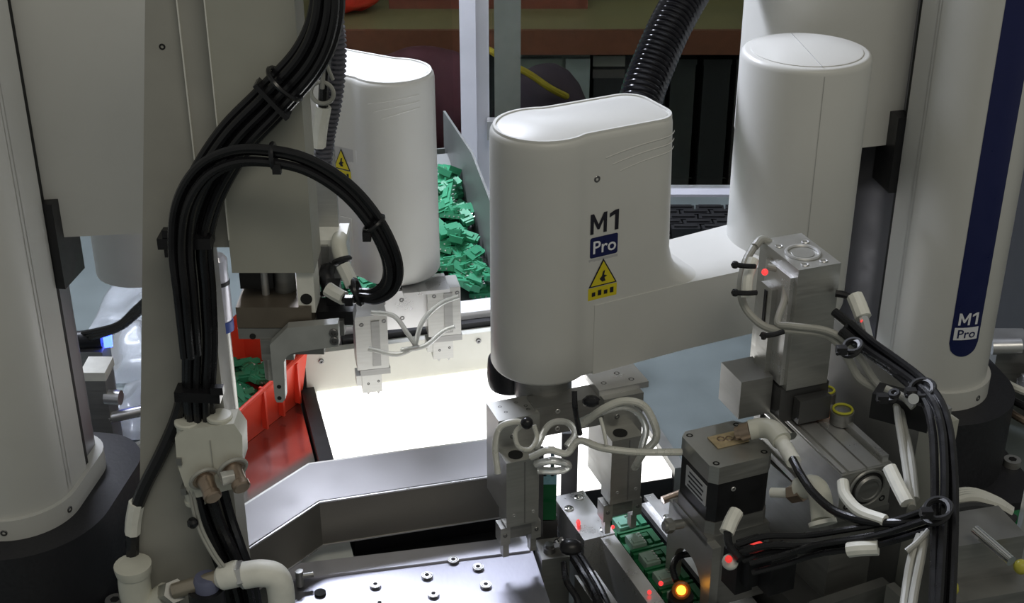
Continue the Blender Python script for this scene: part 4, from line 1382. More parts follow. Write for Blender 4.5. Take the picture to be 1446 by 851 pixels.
# standing pneumatic cylinder
CY = LM(at(1138, 545, 1.16), R(20))
cyl_ = thing('gripper_cylinder', 'upright aluminium pneumatic cylinder with red light behind the motor', 'cylinder', CY.translation, R(20))
Hc = 0.112
b_ = MB()
lbox(b_, CY, (0.0, 0.030, Hc / 2), (0.039, 0.062, Hc), 0.0012)
cb_ = obj('cylinder_body', b_, ALU, cyl_)
b_ = MB()
lbox(b_, CY, (-0.0210, 0.024, Hc / 2 - 0.003), (0.004, 0.040, Hc - 0.012), 0.0006)
obj('side_rail', b_, ALUL, cyl_)
b_ = MB()
lbox(b_, CY, (-0.0255, 0.030, Hc / 2 - 0.012), (0.006, 0.018, Hc - 0.03), 0.0006)
sr = obj('slide_table', b_, ALU, cyl_)
b_ = MB()
lbox(b_, CY, (-0.0288, 0.030, Hc / 2 + 0.008), (0.0008, 0.004, 0.034), 0)
obj('slot', b_, HOLE, sr)
b_ = MB()
b_.ring(CY @ Vector((0, 0.026, Hc + 0.0004)), (0, 0, 1), 0.0135, 0.0015, 28, 6)
obj('port_ring', b_, ALUL, cyl_)
obj('port_cap', MB().cyl(CY @ Vector((0, 0.026, Hc - 0.001)), CY @ Vector((0, 0.026, Hc + 0.0006)), 0.0095, seg=28), ALU, cyl_)
for dx, dy in ((-0.010, 0.006), (0.008, 0.007), (0.013, 0.044), (-0.012, 0.044)):
    obj('top_screw', MB().ring(CY @ Vector((dx, dy, Hc + 0.0003)), (0, 0, 1), 0.0028, 0.0006, 14, 5), ALUL, cyl_)
for dx, dz, mm_ in ((-0.011, 0.012, CHROME), (0.010, 0.016, HOLE)):
    screw(cb_, CY @ Vector((dx, 0, dz)), CY.to_3x3() @ Vector((0, -1, 0)), 0.0042, 0.0006, m=mm_)
for k in range(4):
    b_ = MB()
    lbox(b_, CY, (0.0125, -0.0003, Hc - 0.012 - k * 0.0065), (0.0022, 0.0006, 0.0028), 0)
    obj('engraved_mark', b_, SCREW, cb_)
obj('sensor_led', MB().sphere(at(1080, 384, 1.112), 0.0028, 10), LEDR, cyl_)
# its mount, dark foot
b_ = MB()
lbox(b_, CY, (0.000, 0.026, -0.016), (0.046, 0.05, 0.032), 0.001)
obj('foot', b_, DKM, cyl_)
b_ = MB()
lbox(b_, CY, (-0.040, 0.030, -0.010), (0.030, 0.036, 0.036), 0.004)
obj('shock_mount', b_, ALUD, cyl_)
b_ = MB()
lbox(b_, CY, (0.004, -0.006, -0.018), (0.030, 0.010, 0.022), 0.001)
obj('stop_block', b_, DKM, cyl_)
# hoses looping off the cylinder, tied
ht_ = [(1066, 346, 1.115), (1052, 372, 1.10), (1046, 410, 1.09), (1056, 440, 1.085), (1085, 463, 1.08), (1130, 467, 1.075), (1172, 475, 1.075), (1197, 505, 1.075), (1215, 535, 1.07), (1250, 554, 1.06), (1266, 565, 1.045), (1276, 605, 1.03), (1286, 650, 1.01), (1292, 705, 0.99)]
push = lambda L: [(a, b, d_ + 0.034 * min(1.0, max(0.0, (d_ - 0.985) / 0.08))) for a, b, d_ in L]
hose(cyl_, push(ht_), 0.0033, GREYT, 'air_hose')
hose(cyl_, push([(1084, 376, 1.10), (1105, 385, 1.095), (1108, 420, 1.088), (1098, 455, 1.078), (1120, 460, 1.072), (1165, 466, 1.07), (1196, 482, 1.068), (1215, 505, 1.065), (1238, 540, 1.06), (1262, 560, 1.045), (1270, 600, 1.028), (1278, 650, 1.01), (1288, 716, 0.985)]), 0.0029, GREYT, 'air_hose')
hose(cyl_, [(1066, 348, 1.145), (1076, 338, 1.15), (1092, 346, 1.155)], 0.0035, GREYT, 'air_hose')
hose(cyl_, [(1064, 366, 1.115), (1056, 392, 1.11), (1054, 420, 1.11)], 0.0045, WSLEEVE, 'hose_sleeve')
for a, b, dx, dy in ((1052, 376, -6, -4), (1054, 413, -8, 0), (1092, 468, -6, 10)):
    t_0, t_1 = at(a - 8 + dx, b + dy * 0.6, 1.10), at(a + 14, b, 1.10)
    obj('cable_tie', MB().tube([t_0, (t_0 + t_1) / 2 + Vector((0, -0.003, 0.001)), t_1], 0.0022, 8, 4).sphere(t_0, 0.0034, 8), CABLE, cyl_)

# grey gusset plate behind the slide
g0, g1 = Vector((0.276, 1.052, 0)), Vector((0.345, 0.938, 0))
gp = thing('gusset_plate', 'upright grey gusset plate with end block behind the slide', 'metal plate', (g0 + g1) / 2, math.atan2((g1 - g0).y, (g1 - g0).x))
gd = (g1 - g0).normalized()
gl = (g1 - g0).length
GM = Matrix.Translation(g0) @ Matrix(((gd.x, 0, -gd.y, 0), (gd.y, 0, gd.x, 0), (0, 1, 0, 0), (0, 0, 0, 1)))
obj('plate', MB().prism([(0, 0), (gl, 0), (gl, 0.268), (0, 0.292)], 0, 0.008, GM, bevel=0.001), mat('grey_gusset_metal', (0.30, 0.30, 0.29), 0.45, 0.5, var=0.05), gp)
eb_ = MB()
eb_.box(g1 + Vector((0.000, 0.008, 0.130)), (0.015, 0.026, 0.260), yaw=R(25), bevel=0.003)
obj('end_block', eb_, POSTL, gp)
obj('clamp', MB().box(at(1275, 575, 1.07), (0.045, 0.02, 0.022), yaw=R(-30), bevel=0.003), BLACKP, gp)

# push-in elbow fittings in front of the riser
el = thing('elbow_fitting', 'beige push-in elbow fitting with brass nut under the slide', 'fitting', at(1160, 725, 1.06))
obj('elbow_body', MB().tube([at(1128, 690, 1.075), at(1148, 686, 1.065), at(1158, 700, 1.055), at(1162, 735, 1.045)], 0.0088, 16, 6), BEIGE, el)
obj('collar', MB().cyl(at(1161, 735, 1.044), at(1162.5, 741, 1.043), 0.0108, seg=20), WSLEEVE, el)
obj('brass_nut', MB().cyl(at(1118, 697, 1.08), at(1134, 694, 1.07), 0.0075, seg=6), BRASS, el)
obj('stem', MB().cyl(at(1090, 695, 1.095), at(1122, 696, 1.08), 0.004), WSLEEVE, el)

# amber indicator and reed sensors below the motor
am = thing('amber_indicator', 'small glowing amber indicator lamp beside the conveyor', 'lamp', at(962, 838, 1.18) - Vector((0, 0, 0.02)))
obj('lamp_holder', MB().cyl(at(962, 838, 1.19) - Vector((0, 0, 0.018)), at(962, 838, 1.19) - Vector((0, 0, 0.002)), 0.011, seg=18), BLACKP, am)
obj('lens', MB().sphere(at(962, 833, 1.178), 0.0042, 14), LEDA, am)
obj('lens_rim', MB().ring(at(962, 833, 1.180), (0, -0.8, 0.5), 0.0058, 0.0024, 20, 8), mat('amber_rim', (0.35, 0.10, 0.01), 0.3, var=0.05), am)
hose(am, [(955, 820, 1.19), (950, 800, 1.2), (960, 785, 1.21), (985, 780, 1.21)], 0.003, CABLE, 'lead')
ss_ = thing('sensor_cluster', 'cluster of black sensors with red lights below the motor', 'sensor', at(1070, 800, 1.06) - Vector((0, 0, 0.03)))
for k, (a, b, d_, w_) in enumerate(((1062, 792, 1.09, 0.020), (1095, 802, 1.085, 0.024), (1042, 802, 1.10, 0.016))):
    p_ = at(a, b, d_)
    obj('sensor_body', MB().box(p_, (w_, 0.02, 0.034), yaw=MYAW, bevel=0.002), BLACKP, ss_)
obj('sensor_led', MB().sphere(at(1066, 766, 1.075), 0.0030, 10, (2.0, 0.7, 0.5)), mat('dim_red_led', (0.5, 0.02, 0.02), 0.4, var=0, emit=(1.0, 0.06, 0.05), estr=0.5), ss_)
obj('lens_cap', MB().sphere(at(1031, 793, 1.06), 0.0065, 12), WSLEEVE, ss_)
obj('sensor_led', MB().sphere(at(1029, 789, 1.05), 0.0030, 10), MATS['dim_red_led'], ss_)
hose(ss_, [(1040, 722, 1.08), (1033, 735, 1.075), (1026, 752, 1.07)], 0.0058, WSLEEVE, 'sleeve')
hose(ss_, [(1027, 750, 1.07), (1030, 770, 1.06), (1045, 790, 1.05)], 0.0032, CABLE, 'lead')

# brackets at the operator's edge
mbx('olive_bracket', (0.115, -0.152, 0.060), (0.075, 0.006, 0.120), POSTL, ab_)
mbx('bracket_rib', (0.076, -0.142, 0.061), (0.008, 0.02, 0.122), ALU, ab_)
# ================================================================== CABLES ON THE POST
def strand_paths(path, width, n, layers=2, seed=3, rad=0.003):
    """n strands side by side along a path of (px, py, Y); width in metres between outermost centres"""
    rg = random.Random(seed)
    base = spline([on_y(*p) for p in path], 5)
    out = []
    m = len(base)
    for k in range(n):
        f = (k / (n - 1) - 0.5) if n > 1 else 0.0
        ph = rg.uniform(0, 6.28)
        dy = -(k % layers) * rad * 1.7
        pts = []
        for i, p in enumerate(base):
            t = (base[min(i + 1, m - 1)] - base[max(i - 1, 0)]).normalized()
            side = t.cross(Vector((0, 1, 0))).normalized()
            w = width(i / (m - 1)) if callable(width) else width
            wob = 0.0012 * math.sin(ph + 5 * i / m)
            pts.append(p + side * (f * w + wob) + Vector((0, dy + 0.0008 * math.sin(ph * 2 + 4 * i / m), 0)))
        out.append(pts)
    return out


def tie(root, c, axis, r, knob=None):
    t = obj('cable_tie', MB().ring(c, axis, r, 0.0017, 22, 6), CABLE, root)
    if knob is not None:
        obj('tie_head', MB().box(knob, (0.0055, 0.0045, 0.0065), bevel=0.0012), CABLE, t)
    return t


def band(root, px, py, Y, ang, w, h, depth=0.012):
    """wrapped tape round a flat bundle: short rounded collar lying across it"""
    c = on_y(px, py, Y)
    rot = Euler((0, ang, 0)).to_matrix()
    return obj('cable_tie', MB().box(c, (w, depth, h), rot=rot, bevel=0.003), CABLE, root)


cbn = thing('cable_bundle', 'thick bundle of black cables running down the grey post', 'cables', on_y(283, 600, 0.86))
trunk = [(452, -330, 0.852), (458, -180, 0.852), (463, -40, 0.852), (458, 30, 0.852), (434, 85, 0.852), (385, 140, 0.852), (330, 198, 0.853), (288, 268, 0.855), (271, 335, 0.860), (276, 405, 0.866), (282, 480, 0.868), (281, 550, 0.870), (284, 600, 0.872)]
for pts in strand_paths(trunk, lambda t: 0.013 + 0.012 * max(0, min(1, t * 2.2 - 0.35)) - 0.006 * max(0, t - 0.75) * 4, 7, 2, 5, 0.0028):
    obj('cable', MB().tube(pts, 0.0029, 8, 2), CABLE, cbn)
tie(cbn, on_y(402, 118, 0.850), (0.7, 0, 0.7), 0.0135)
band(cbn, 385, 140, 0.848, R(-40), 0.003, 0.030, 0.014)
band(cbn, 263, 338, 0.856, R(0), 0.036, 0.008, 0.016)
obj('tie_head', MB().box(on_y(238, 342, 0.852), (0.006, 0.006, 0.020), bevel=0.001), CABLE, cbn)
band(cbn, 281, 555, 0.864, R(3), 0.033, 0.008, 0.014)
obj('tie_head', MB().box(on_y(307, 550, 0.858), (0.009, 0.006, 0.006), bevel=0.001), CABLE, cbn)
# loose outer strands near the bend
hoseY = lambda root, pts, r, m, nm: obj(nm, MB().tube([on_y(*p) for p in pts], r, 8, 6), m, root)

lop = thing('cable_loop', 'loop of black cables arching from the bundle into white sleeves', 'cables', on_y(505, 420, 0.862))
arc = [(270, 500, 0.846), (262, 420, 0.840), (255, 345, 0.840), (262, 285, 0.838), (290, 240, 0.836), (335, 219, 0.834), (390, 220, 0.833), (440, 234, 0.834), (490, 267, 0.836), (528, 312, 0.839), (552, 362, 0.842), (552, 397, 0.845), (532, 415, 0.849), (508, 414, 0.854)]
for pts in strand_paths(arc, lambda t: 0.0098 if t < 0.85 else 0.0098 - (t - 0.85) * 0.03, 4, 2, 9, 0.0026):
    obj('cable', MB().tube(pts, 0.0027, 8, 2), CABLE, lop)
tie(lop, on_y(386, 220, 0.832), (1, 0, 0.05), 0.0080, on_y(391, 238, 0.826))
tie(lop, on_y(528, 316, 0.837), (0.6, 0, -0.8), 0.0078, on_y(518, 333, 0.829))
tie(lop, on_y(505, 412, 0.853), (1, 0, 0.3), 0.0090, on_y(493, 424, 0.844))
hoseY(lop, [(507, 417, 0.862), (499, 404, 0.867), (492, 388, 0.872)], 0.0035, CABLE, 'cable')
hoseY(lop, [(508, 420, 0.860), (492, 423, 0.866), (480, 417, 0.872)], 0.0035, CABLE, 'cable')
hoseY(lop, [(484, 374, 0.876), (491, 388, 0.872), (498, 403, 0.867)], 0.0052, WSLEEVE, 'white_sleeve')
hoseY(lop, [(462, 407, 0.876), (473, 414, 0.873), (486, 421, 0.868)], 0.0052, WSLEEVE, 'white_sleeve')

# corrugated conduit with a wire ring, beside the module
cg = thing('corrugated_conduit', 'thin grey corrugated conduit hanging beside the lift module', 'conduit', on_y(455, 215, 0.93))
cpath = spline([on_y(*p) for p in [(455, -260, 0.93), (460, -120, 0.93), (470, 10, 0.93), (475, 60, 0.93), (474, 105, 0.93), (468, 150, 0.93), (460, 190, 0.93), (455, 232, 0.93)]], 26)
obj('corrugated_tube', MB().tube(cpath, 0.006, 12, 1, radii=lambda t, i: 0.0058 + (0.0014 if i % 4 < 2 else -0.0002), smooth=False), mat('grey_corrugated_plastic', (0.10, 0.10, 0.12), 0.3, var=0.1), cg)
obj('wire_ring', MB().ring(on_y(455, 131, 0.915), (0.1, 1, 0.05), 0.0080, 0.0016, 24, 8), GREYT, cg)
hoseY(cg, [(457, 150, 0.92), (452, 178, 0.921), (449, 206, 0.922)], 0.0056, WSLEEVE, 'white_sleeve')
hoseY(cg, [(456, -240, 0.918), (460, -20, 0.918), (462, 60, 0.918), (458, 110, 0.918), (456, 150, 0.92)], 0.0036, CABLE, 'cable')
hoseY(cg, [(458, 35, 0.912), (462, 55, 0.91), (458, 80, 0.912), (455, 125, 0.914)], 0.0016, GREYT, 'wire')
hoseY(cg, [(470, 75, 0.912), (462, 90, 0.91), (470, 112, 0.914)], 0.0014, GREYT, 'wire')

# ================================================================== PNEUMATIC MANIFOLD ON THE POST
mfY = 0.858
mf = thing('pneumatic_manifold', 'pale plastic manifold with two brass knobs on the post', 'manifold', on_y(295, 700, mfY))
pts_ = [(247, 618), (262, 606), (330, 598), (342, 615), (343, 655), (330, 690), (272, 704), (262, 690), (250, 655)]
pp_ = [(on_y(a, b, mfY).x, on_y(a, b, mfY).z) for a, b in pts_]
mbod_ = obj('manifold_body', MB().prism(pp_, mfY, mfY + 0.021, XZ, bevel=0.003), BEIGE, mf)
obj('body_joint', MB().box(on_y(300, 650, mfY - 0.0002), (0.0006, 0.001, 0.036)), GREYT, mbod_)
for a, b in ((266, 608), (311, 600)):
    c_ = on_y(a, b, mfY + 0.010) + Vector((0, 0, 0.004))
    pt = obj('port', MB().lathe(c_ - Vector((0, 0, 0.006)), (0.03, 0, 1), [(0, 0.0085), (0.008, 0.0085), (0.0085, 0.0098), (0.0105, 0.0098), (0.0115, 0.0085), (0.0115, 0.004)], 20), BEIGE, mf)
c_ = on_y(276, 702, mfY + 0.010)
obj('port', MB().lathe(c_ + Vector((0, 0, 0.008)), (0.1, 0, -1), [(0, 0.0082), (0.008, 0.0082), (0.0085, 0.0095), (0.011, 0.0095), (0.012, 0.007)], 20), BEIGE, mf)
for a, b in ((287, 672), (327, 658)):
    c_ = on_y(a, b, mfY - 0.001)
    ax_ = Vector((0.42, -0.72, -0.30))
    kb = obj('knob', MB().lathe(c_, ax_, [(0, 0.0098), (0.003, 0.0098), (0.0035, 0.0072), (0.008, 0.0062), (0.016, 0.0058), (0.017, 0.0068), (0.021, 0.0068), (0.022, 0.0055)], 20), BRASS, mf)
    obj('knob_ring', MB().ring(c_ + ax_.normalized() * 0.0025, ax_, 0.0105, 0.0016, 22, 6), GREYT, kb)
obj('knob_bar', MB().cyl(on_y(312, 676, mfY - 0.016), on_y(330, 672, mfY - 0.012), 0.0052, seg=16), TUBEC, mf)
for b in (646, 688):
    obj('side_clip', MB().box(on_y(254 + (b - 640) * 0.15, b, mfY + 0.004), (0.004, 0.012, 0.006), bevel=0.0008), ALUD, mf)

# bundle leaving the manifold downwards
dn = thing('cable_bundle', 'black hose bundle dropping from the pale manifold to the table', 'cables', on_y(345, 870, 0.83))
for pts in strand_paths([(292, 690, 0.868), (304, 730, 0.870), (322, 775, 0.873), (340, 820, 0.874), (350, 880, 0.874), (352, 960, 0.874)], 0.021, 5, 2, 13, 0.004):
    obj('cable', MB().tube(pts, 0.0042, 8, 2), CABLE, dn)
for o_ in (0, 5):
    hoseY(dn, [(264 + o_, 660, 0.862), (270 + o_, 705, 0.858), (280 + o_, 745, 0.853), (298 + o_, 780, 0.848), (312 + o_, 800, 0.845)], 0.0014, GREYT, 'wire')
obj('tie_head', MB().sphere(on_y(272, 738, 0.850), 0.0045, 10), CABLE, dn)
# single thick hose to the left
sh = thing('air_hose', 'thick black air hose with white sleeve beside the post', 'hose', on_y(187, 800, 0.90))
hoseY(sh, [(262, 545, 0.874), (250, 590, 0.874), (228, 640, 0.874), (203, 690, 0.874), (190, 728, 0.874), (187, 765, 0.874), (187, 800, 0.874)], 0.0052, CABLE, 'hose_jacket')
hoseY(sh, [(193, 709, 0.874), (188.5, 733, 0.874), (187, 752, 0.874)], 0.0062, WSLEEVE, 'white_sleeve')

# elbows and coupling at the foot of the post
fe = thing('pipe_coupling', 'pale plastic elbow couplings joined by a brass nipple at the post foot', 'fitting', on_y(250, 860, 0.846))
obj('elbow', MB().tube([on_y(189, 797, 0.862), on_y(190, 825, 0.862), on_y(196, 848, 0.862), on_y(215, 856, 0.862), on_y(238, 842, 0.862)], 0.0125, 20, 6), BEIGE, fe)
obj('elbow_collar', MB().lathe(on_y(189, 808, 0.862), (0, 0, 1), [(0, 0.0135), (0.005, 0.0145), (0.008, 0.0145), (0.009, 0.009)], 22), BEIGE, fe)
obj('hex_nut', MB().cyl(on_y(236, 838, 0.862), on_y(248, 834, 0.846), 0.0095, seg=6), ALU, fe)
obj('nipple', MB().tube([on_y(246, 834, 0.846), on_y(280, 824, 0.846), on_y(318, 812, 0.846)], 0.0062, 14, 4), mat('dull_brass_pipe', (0.42, 0.37, 0.30), 0.35, 0.7, var=0.1), fe)
obj('sleeve', MB().lathe(on_y(306, 818, 0.846), on_y(345, 806, 0.846) - on_y(306, 818, 0.846), [(0, 0.0062), (0.004, 0.0095), (0.016, 0.0105), (0.019, 0.010)], 20), WSLEEVE, fe)
obj('hex_nut', MB().cyl(on_y(338, 812, 0.846), on_y(346, 810, 0.846), 0.0110, seg=6), ALUL, fe)
obj('elbow', MB().tube([on_y(345, 812, 0.846), on_y(370, 809, 0.846), on_y(390, 815, 0.846), on_y(397, 838, 0.846), on_y(398, 875, 0.846)], 0.0105, 20, 6), WSLEEVE, fe)
obj('blue_cap', MB().lathe(on_y(291, 818, 0.846), (0, 0, 1), [(-0.03, 0.009), (0, 0.010), (0.003, 0.0085), (0.0035, 0.004)], 20), mat('blue_cap_plastic', (0.13, 0.14, 0.22), 0.35, var=0.1), fe)
obj('dark_valve', MB().cyl(on_y(291, 830, 0.846), on_y(291, 830, 0.846) - Vector((0, 0, 0.06)), 0.014, seg=20), BLACKP, fe)

# ================================================================== CABLES ON THE MECHANISM
rbn = thing('cable_bundle', 'black cable bundle draped over the gusset plate past the slide', 'cables', at(1328, 870, 0.93))


def rstrands(path, width, n, r, seed, root=rbn, m=CABLE):
    rg = random.Random(seed)
    base = spline([at(*p) for p in path], 5)
    k_ = len(base)
    view = Vector((0, CT, -ST))
    for k in range(n):
        f = (k / (n - 1) - 0.5) if n > 1 else 0
        ph = rg.uniform(0, 6.28)
        pts = []
        for i, p in enumerate(base):
            t = (base[min(i + 1, k_ - 1)] - base[max(i - 1, 0)]).normalized()
            sd_ = t.cross(view).normalized()
            pts.append(p + sd_ * (f * width + 0.0012 * math.sin(ph + 6 * i / k_)) - view * (r * 1.6 * (k % 2)))
        obj('cable', MB().tube(pts, r, 8, 2), m, root)


rstrands([(1192, 462, 1.10), (1222, 487, 1.09), (1258, 512, 1.075), (1292, 538, 1.055), (1316, 566, 1.03), (1328, 605, 1.005), (1332, 660, 0.98), (1332, 720, 0.96), (1330, 790, 0.94), (1326, 880, 0.91)], 0.0105, 4, 0.0032, 21)
rstrands([(1045, 780, 1.06), (1085, 770, 1.05), (1140, 768, 1.035), (1200, 757, 1.01), (1260, 745, 0.99), (1318, 728, 0.965)], 0.012, 3, 0.0025, 22)
rstrands([(1060, 800, 1.05), (1110, 790, 1.04), (1160, 775, 1.02), (1230, 762, 0.995), (1310, 738, 0.962)], 0.008, 2, 0.0023, 23)
for a, b, d_, w_, h_, yw in ((1300, 552, 1.04, 0.034, 0.014, 0), (1322, 722, 0.95, 0.034, 0.018, 0), (1260, 560, 1.04, 0.012, 0.008, 0), (1202, 492, 1.07, 0.026, 0.010, 0)):
    obj('cable_tie', MB().ring(at(a, b, d_), (0.55, 0.2, -0.8), w_ * 0.28, 0.0022, 20, 6).ring(at(a, b, d_) + Vector((0.001, 0, 0.003)), (0.3, 0.2, -0.9), w_ * 0.26, 0.0018, 20, 6).box(at(a - 14, b + 2, d_ - 0.008), (0.008, 0.006, 0.006), bevel=0.001).tube([at(a - 14, b + 2, d_ - 0.008), at(a - 20, b + 8, d_ - 0.012)], 0.0014, 6, 3), BLACKP, rbn)
hose(rbn, [(1207, 418, 1.115), (1213, 432, 1.11), (1219, 448, 1.105)], 0.0068, WSLEEVE, 'white_sleeve')
hose(rbn, [(1216, 440, 1.107), (1222, 458, 1.10), (1227, 478, 1.09)], 0.0042, CHROME, 'metal_ferrule')
hose(rbn, [(1180, 414, 1.12), (1192, 416, 1.118), (1206, 422, 1.115)], 0.003, CABLE, 'cable')
hose(rbn, [(1178, 440, 1.11), (1200, 458, 1.10), (1222, 478, 1.09)], 0.0036, CABLE, 'cable')
hose(rbn, [(1256, 660, 1.005), (1268, 685, 0.995), (1281, 710, 0.985)], 0.0052, WSLEEVE, 'white_sleeve')
hose(rbn, [(1190, 680, 1.03), (1194, 700, 1.02), (1215, 722, 1.005), (1250, 735, 0.99)], 0.0045, WSLEEVE, 'white_sleeve')
hose(rbn, [(1198, 776, 1.0), (1215, 774, 0.995), (1240, 773, 0.99)], 0.0056, WSLEEVE, 'white_sleeve')
hose(rbn, [(1306, 752, 0.96), (1300, 790, 0.95), (1292, 830, 0.94), (1284, 880, 0.92)], 0.0032, GREYT, 'grey_cable')
hose(rbn, [(1300, 755, 0.962), (1287, 790, 0.955), (1280, 830, 0.945), (1274, 880, 0.925)], 0.0032, GREYT, 'grey_cable')
hose(rbn, [(1312, 748, 0.955), (1296, 765, 0.955), (1280, 778, 0.955)], 0.0022, GREYT, 'grey_cable')
hose(rbn, [(1250, 548, 1.055), (1275, 560, 1.05), (1290, 575, 1.045)], 0.0028, GREYT, 'grey_cable')
obj('clamp_screw', MB().cyl(at(1288, 560, 1.035), at(1290, 563, 1.025), 0.004), CHROME, rbn)

# big corrugated suction hose rising from behind the lettered arm
bh = thing('suction_hose', 'thick black corrugated hose rising behind the lettered arm', 'hose', at(905, 140, 1.30))
bp = spline([at(895, 200, 1.26), at(905, 140, 1.27), at(925, 85, 1.285), at(950, 30, 1.30), at(985, -30, 1.32), at(1030, -90, 1.34)], 16)
L_ = [0]
for i in range(1, len(bp)):
    L_.append(L_[-1] + (bp[i] - bp[i - 1]).length)
fine = []
nst = int(L_[-1] / 0.0011)
j = 0
for i in range(nst):
    s_ = L_[-1] * i / nst
    while j < len(L_) - 2 and L_[j + 1] < s_:
        j += 1
    fine.append(bp[j].lerp(bp[j + 1], (s_ - L_[j]) / (L_[j + 1] - L_[j])))
obj('corrugated_tube', MB().tube(fine, 0.018, 24, 1, radii=lambda t, i: 0.0190 + 0.0017 * math.cos(2 * PI * i / 5.0), smooth=False), mat('gloss_black_corrugated', (0.012, 0.012, 0.016), 0.22, var=0.05), bh)
obj('hose_collar', MB().cyl(at(893, 205, 1.262), at(897, 185, 1.263), 0.0225, seg=24), BLACKP, bh)
# ================================================================== STACKED BLACK TRAYS BEHIND THE ARM
rt_ = random.Random(4)
for r_ in range(5):
    for c_ in range(5):
        x_ = 0.21 + c_ * 0.045 + (r_ % 2) * 0.02
        y_ = 1.90 - 0.0 * r_
        single('parts_tray', MB().box((x_, 1.925 - 0.018 * r_, 0.0 + 0.009 + 0.0), (0.042, 0.016, 0.017), yaw=rt_.uniform(-.12, .12), bevel=0.003).box((x_, 1.925 - 0.018 * r_, 0.0185), (0.034, 0.008, 0.003), yaw=0), mat('black_tray_plastic', (0.025, 0.025, 0.027), 0.35, var=0.2, scale=100), 'small black plastic tray in the rows before the window rail', 'tray', 'black trays by the window rail')

# ================================================================== HALL BEHIND THE WINDOW
bench = thing('workbench', 'long olive topped workbench beyond the window', 'workbench', (0.1, 3.0, -0.85))
OL = mat('olive_bench_top', (0.20, 0.18, 0.085), 0.5, var=0.15, scale=6)
obj('bench_top', MB().box((0.0, 3.1, 0.045), (3.2, 0.75, 0.03), bevel=0.004), OL, bench)
obj('bench_edge', MB().box((0.0, 2.72, 0.036), (3.2, 0.012, 0.05), bevel=0.003), mat('brown_edge_strip', (0.16, 0.06, 0.03), 0.5, var=0.1), bench)
for x_ in (-1.4, -0.06, 1.4):
    obj('leg', MB().box((x_, 2.78, -0.41), (0.05, 0.05, 0.88), bevel=0.004), mat('dark_bench_steel', (0.05, 0.06, 0.06), 0.5, 0.3, var=0.1), bench)
obj('shelf', MB().box((0.0, 3.1, -0.50), (3.0, 0.7, 0.03)), MATS['dark_bench_steel'], bench)
obj('back_board', MB().box((0.0, 3.45, -0.4), (3.2, 0.02, 0.86)), mat('dark_back_board', (0.02, 0.022, 0.022), 0.7, var=0.1), bench)


def crate(px, w, h, m, label, z0=-0.485, Y=2.85, nm='storage_crate', lab=True):
    x_ = on_y(px, 60, Y).x
    t = thing(nm, label, 'crate', (x_, Y, z0))
    b = MB()
    b.box((x_, Y, z0 + h / 2), (w, 0.22, h), bevel=0.008)
    obj('crate_body', b, m, t)
    b = MB().box((x_, Y, z0 + h - 0.012), (w + 0.016, 0.236, 0.024), bevel=0.004)
    obj('crate_rim', b, m, t)
    if lab:
        obj('paper_label', MB().box((x_ + w * 0.02, Y - 0.112, z0 + h - 0.055), (0.045, 0.002, 0.05)), mat('faded_paper', (0.35, 0.38, 0.36), 0.7, var=0.1), t)
    return t


BLUE = mat('blue_crate_plastic', (0.015, 0.045, 0.22), 0.45, var=0.1, scale=20)
TEAL = mat('dark_teal_crate_plastic', (0.015, 0.05, 0.06), 0.5, var=0.1, scale=20)
crate(535, 0.13, 0.47, BLUE, 'blue plastic crate with pale label under the workbench')
crate(455, 0.08, 0.44, BLUE, 'narrow blue plastic crate under the workbench edge', lab=False)
crate(608, 0.045, 0.45, mat('deep_blue_crate_plastic', (0.01, 0.03, 0.12), 0.45, var=0.1), 'deep blue crate with small label beside the window post')
cab = thing('cabinet', 'grey green cabinet front under the workbench beyond the window', 'cabinet', (0.09, 2.86, -0.485))
obj('cabinet_body', MB().box((0.075, 2.88, -0.24), (0.17, 0.26, 0.49), bevel=0.004), mat('grey_green_cabinet', (0.20, 0.235, 0.21), 0.5, var=0.06, scale=8), cab)
obj('cabinet_door', MB().box((0.05, 2.745, -0.24), (0.105, 0.012, 0.47), bevel=0.003), MATS['grey_green_cabinet'], cab)
obj('cabinet_door', MB().box((0.135, 2.745, -0.24), (0.05, 0.012, 0.47), bevel=0.003), mat('pale_cabinet_door', (0.27, 0.31, 0.30), 0.5, var=0.05), cab)
obj('handle', MB().cyl((0.047, 2.735, -0.03), (0.047, 2.735, -0.05), 0.004).cyl((0.028, 2.735, -0.10), (0.040, 2.735, -0.07), 0.003), ALUL, cab)
eq = thing('equipment_case', 'black equipment case with pale panel under the workbench', 'case', (0.24, 2.86, -0.485))
obj('case_body', MB().box((0.245, 2.88, -0.245), (0.15, 0.24, 0.48), bevel=0.006), mat('matte_black_case', (0.02, 0.02, 0.022), 0.6, var=0.1), eq)
obj('case_panel', MB().box((0.200, 2.757, -0.015), (0.066, 0.006, 0.022), bevel=0.002), mat('pale_case_panel', (0.28, 0.28, 0.25), 0.5, var=0.05), eq)
obj('case_strip', MB().box((0.200, 2.757, -0.042), (0.066, 0.006, 0.018), bevel=0.002), mat('dim_case_strip', (0.10, 0.09, 0.085), 0.5, var=0.1), eq)
for k, (x_, w_, c_) in enumerate(((0.355, 0.05, (0.035, 0.04, 0.037)), (0.425, 0.055, (0.02, 0.022, 0.022)), (0.49, 0.05, (0.04, 0.035, 0.032)), (0.60, 0.12, (0.025, 0.026, 0.028)))):
    b = thing('file_box', ['slim dark green box standing under the workbench', 'matt black slim box between two slim boxes', 'dark brown slim box under the workbench', 'wide charcoal box under the workbench'][k], 'box', (x_, 2.86, -0.485))
    obj('box_body', MB().box((x_, 2.88, -0.25), (w_, 0.24, 0.46), bevel=0.004), mat('box_card_%d' % k, c_, 0.6, var=0.15), b)
    obj('box_lid', MB().box((x_, 2.88, -0.018), (w_ + 0.004, 0.245, 0.012), bevel=0.003), MATS['box_card_%d' % k], b)
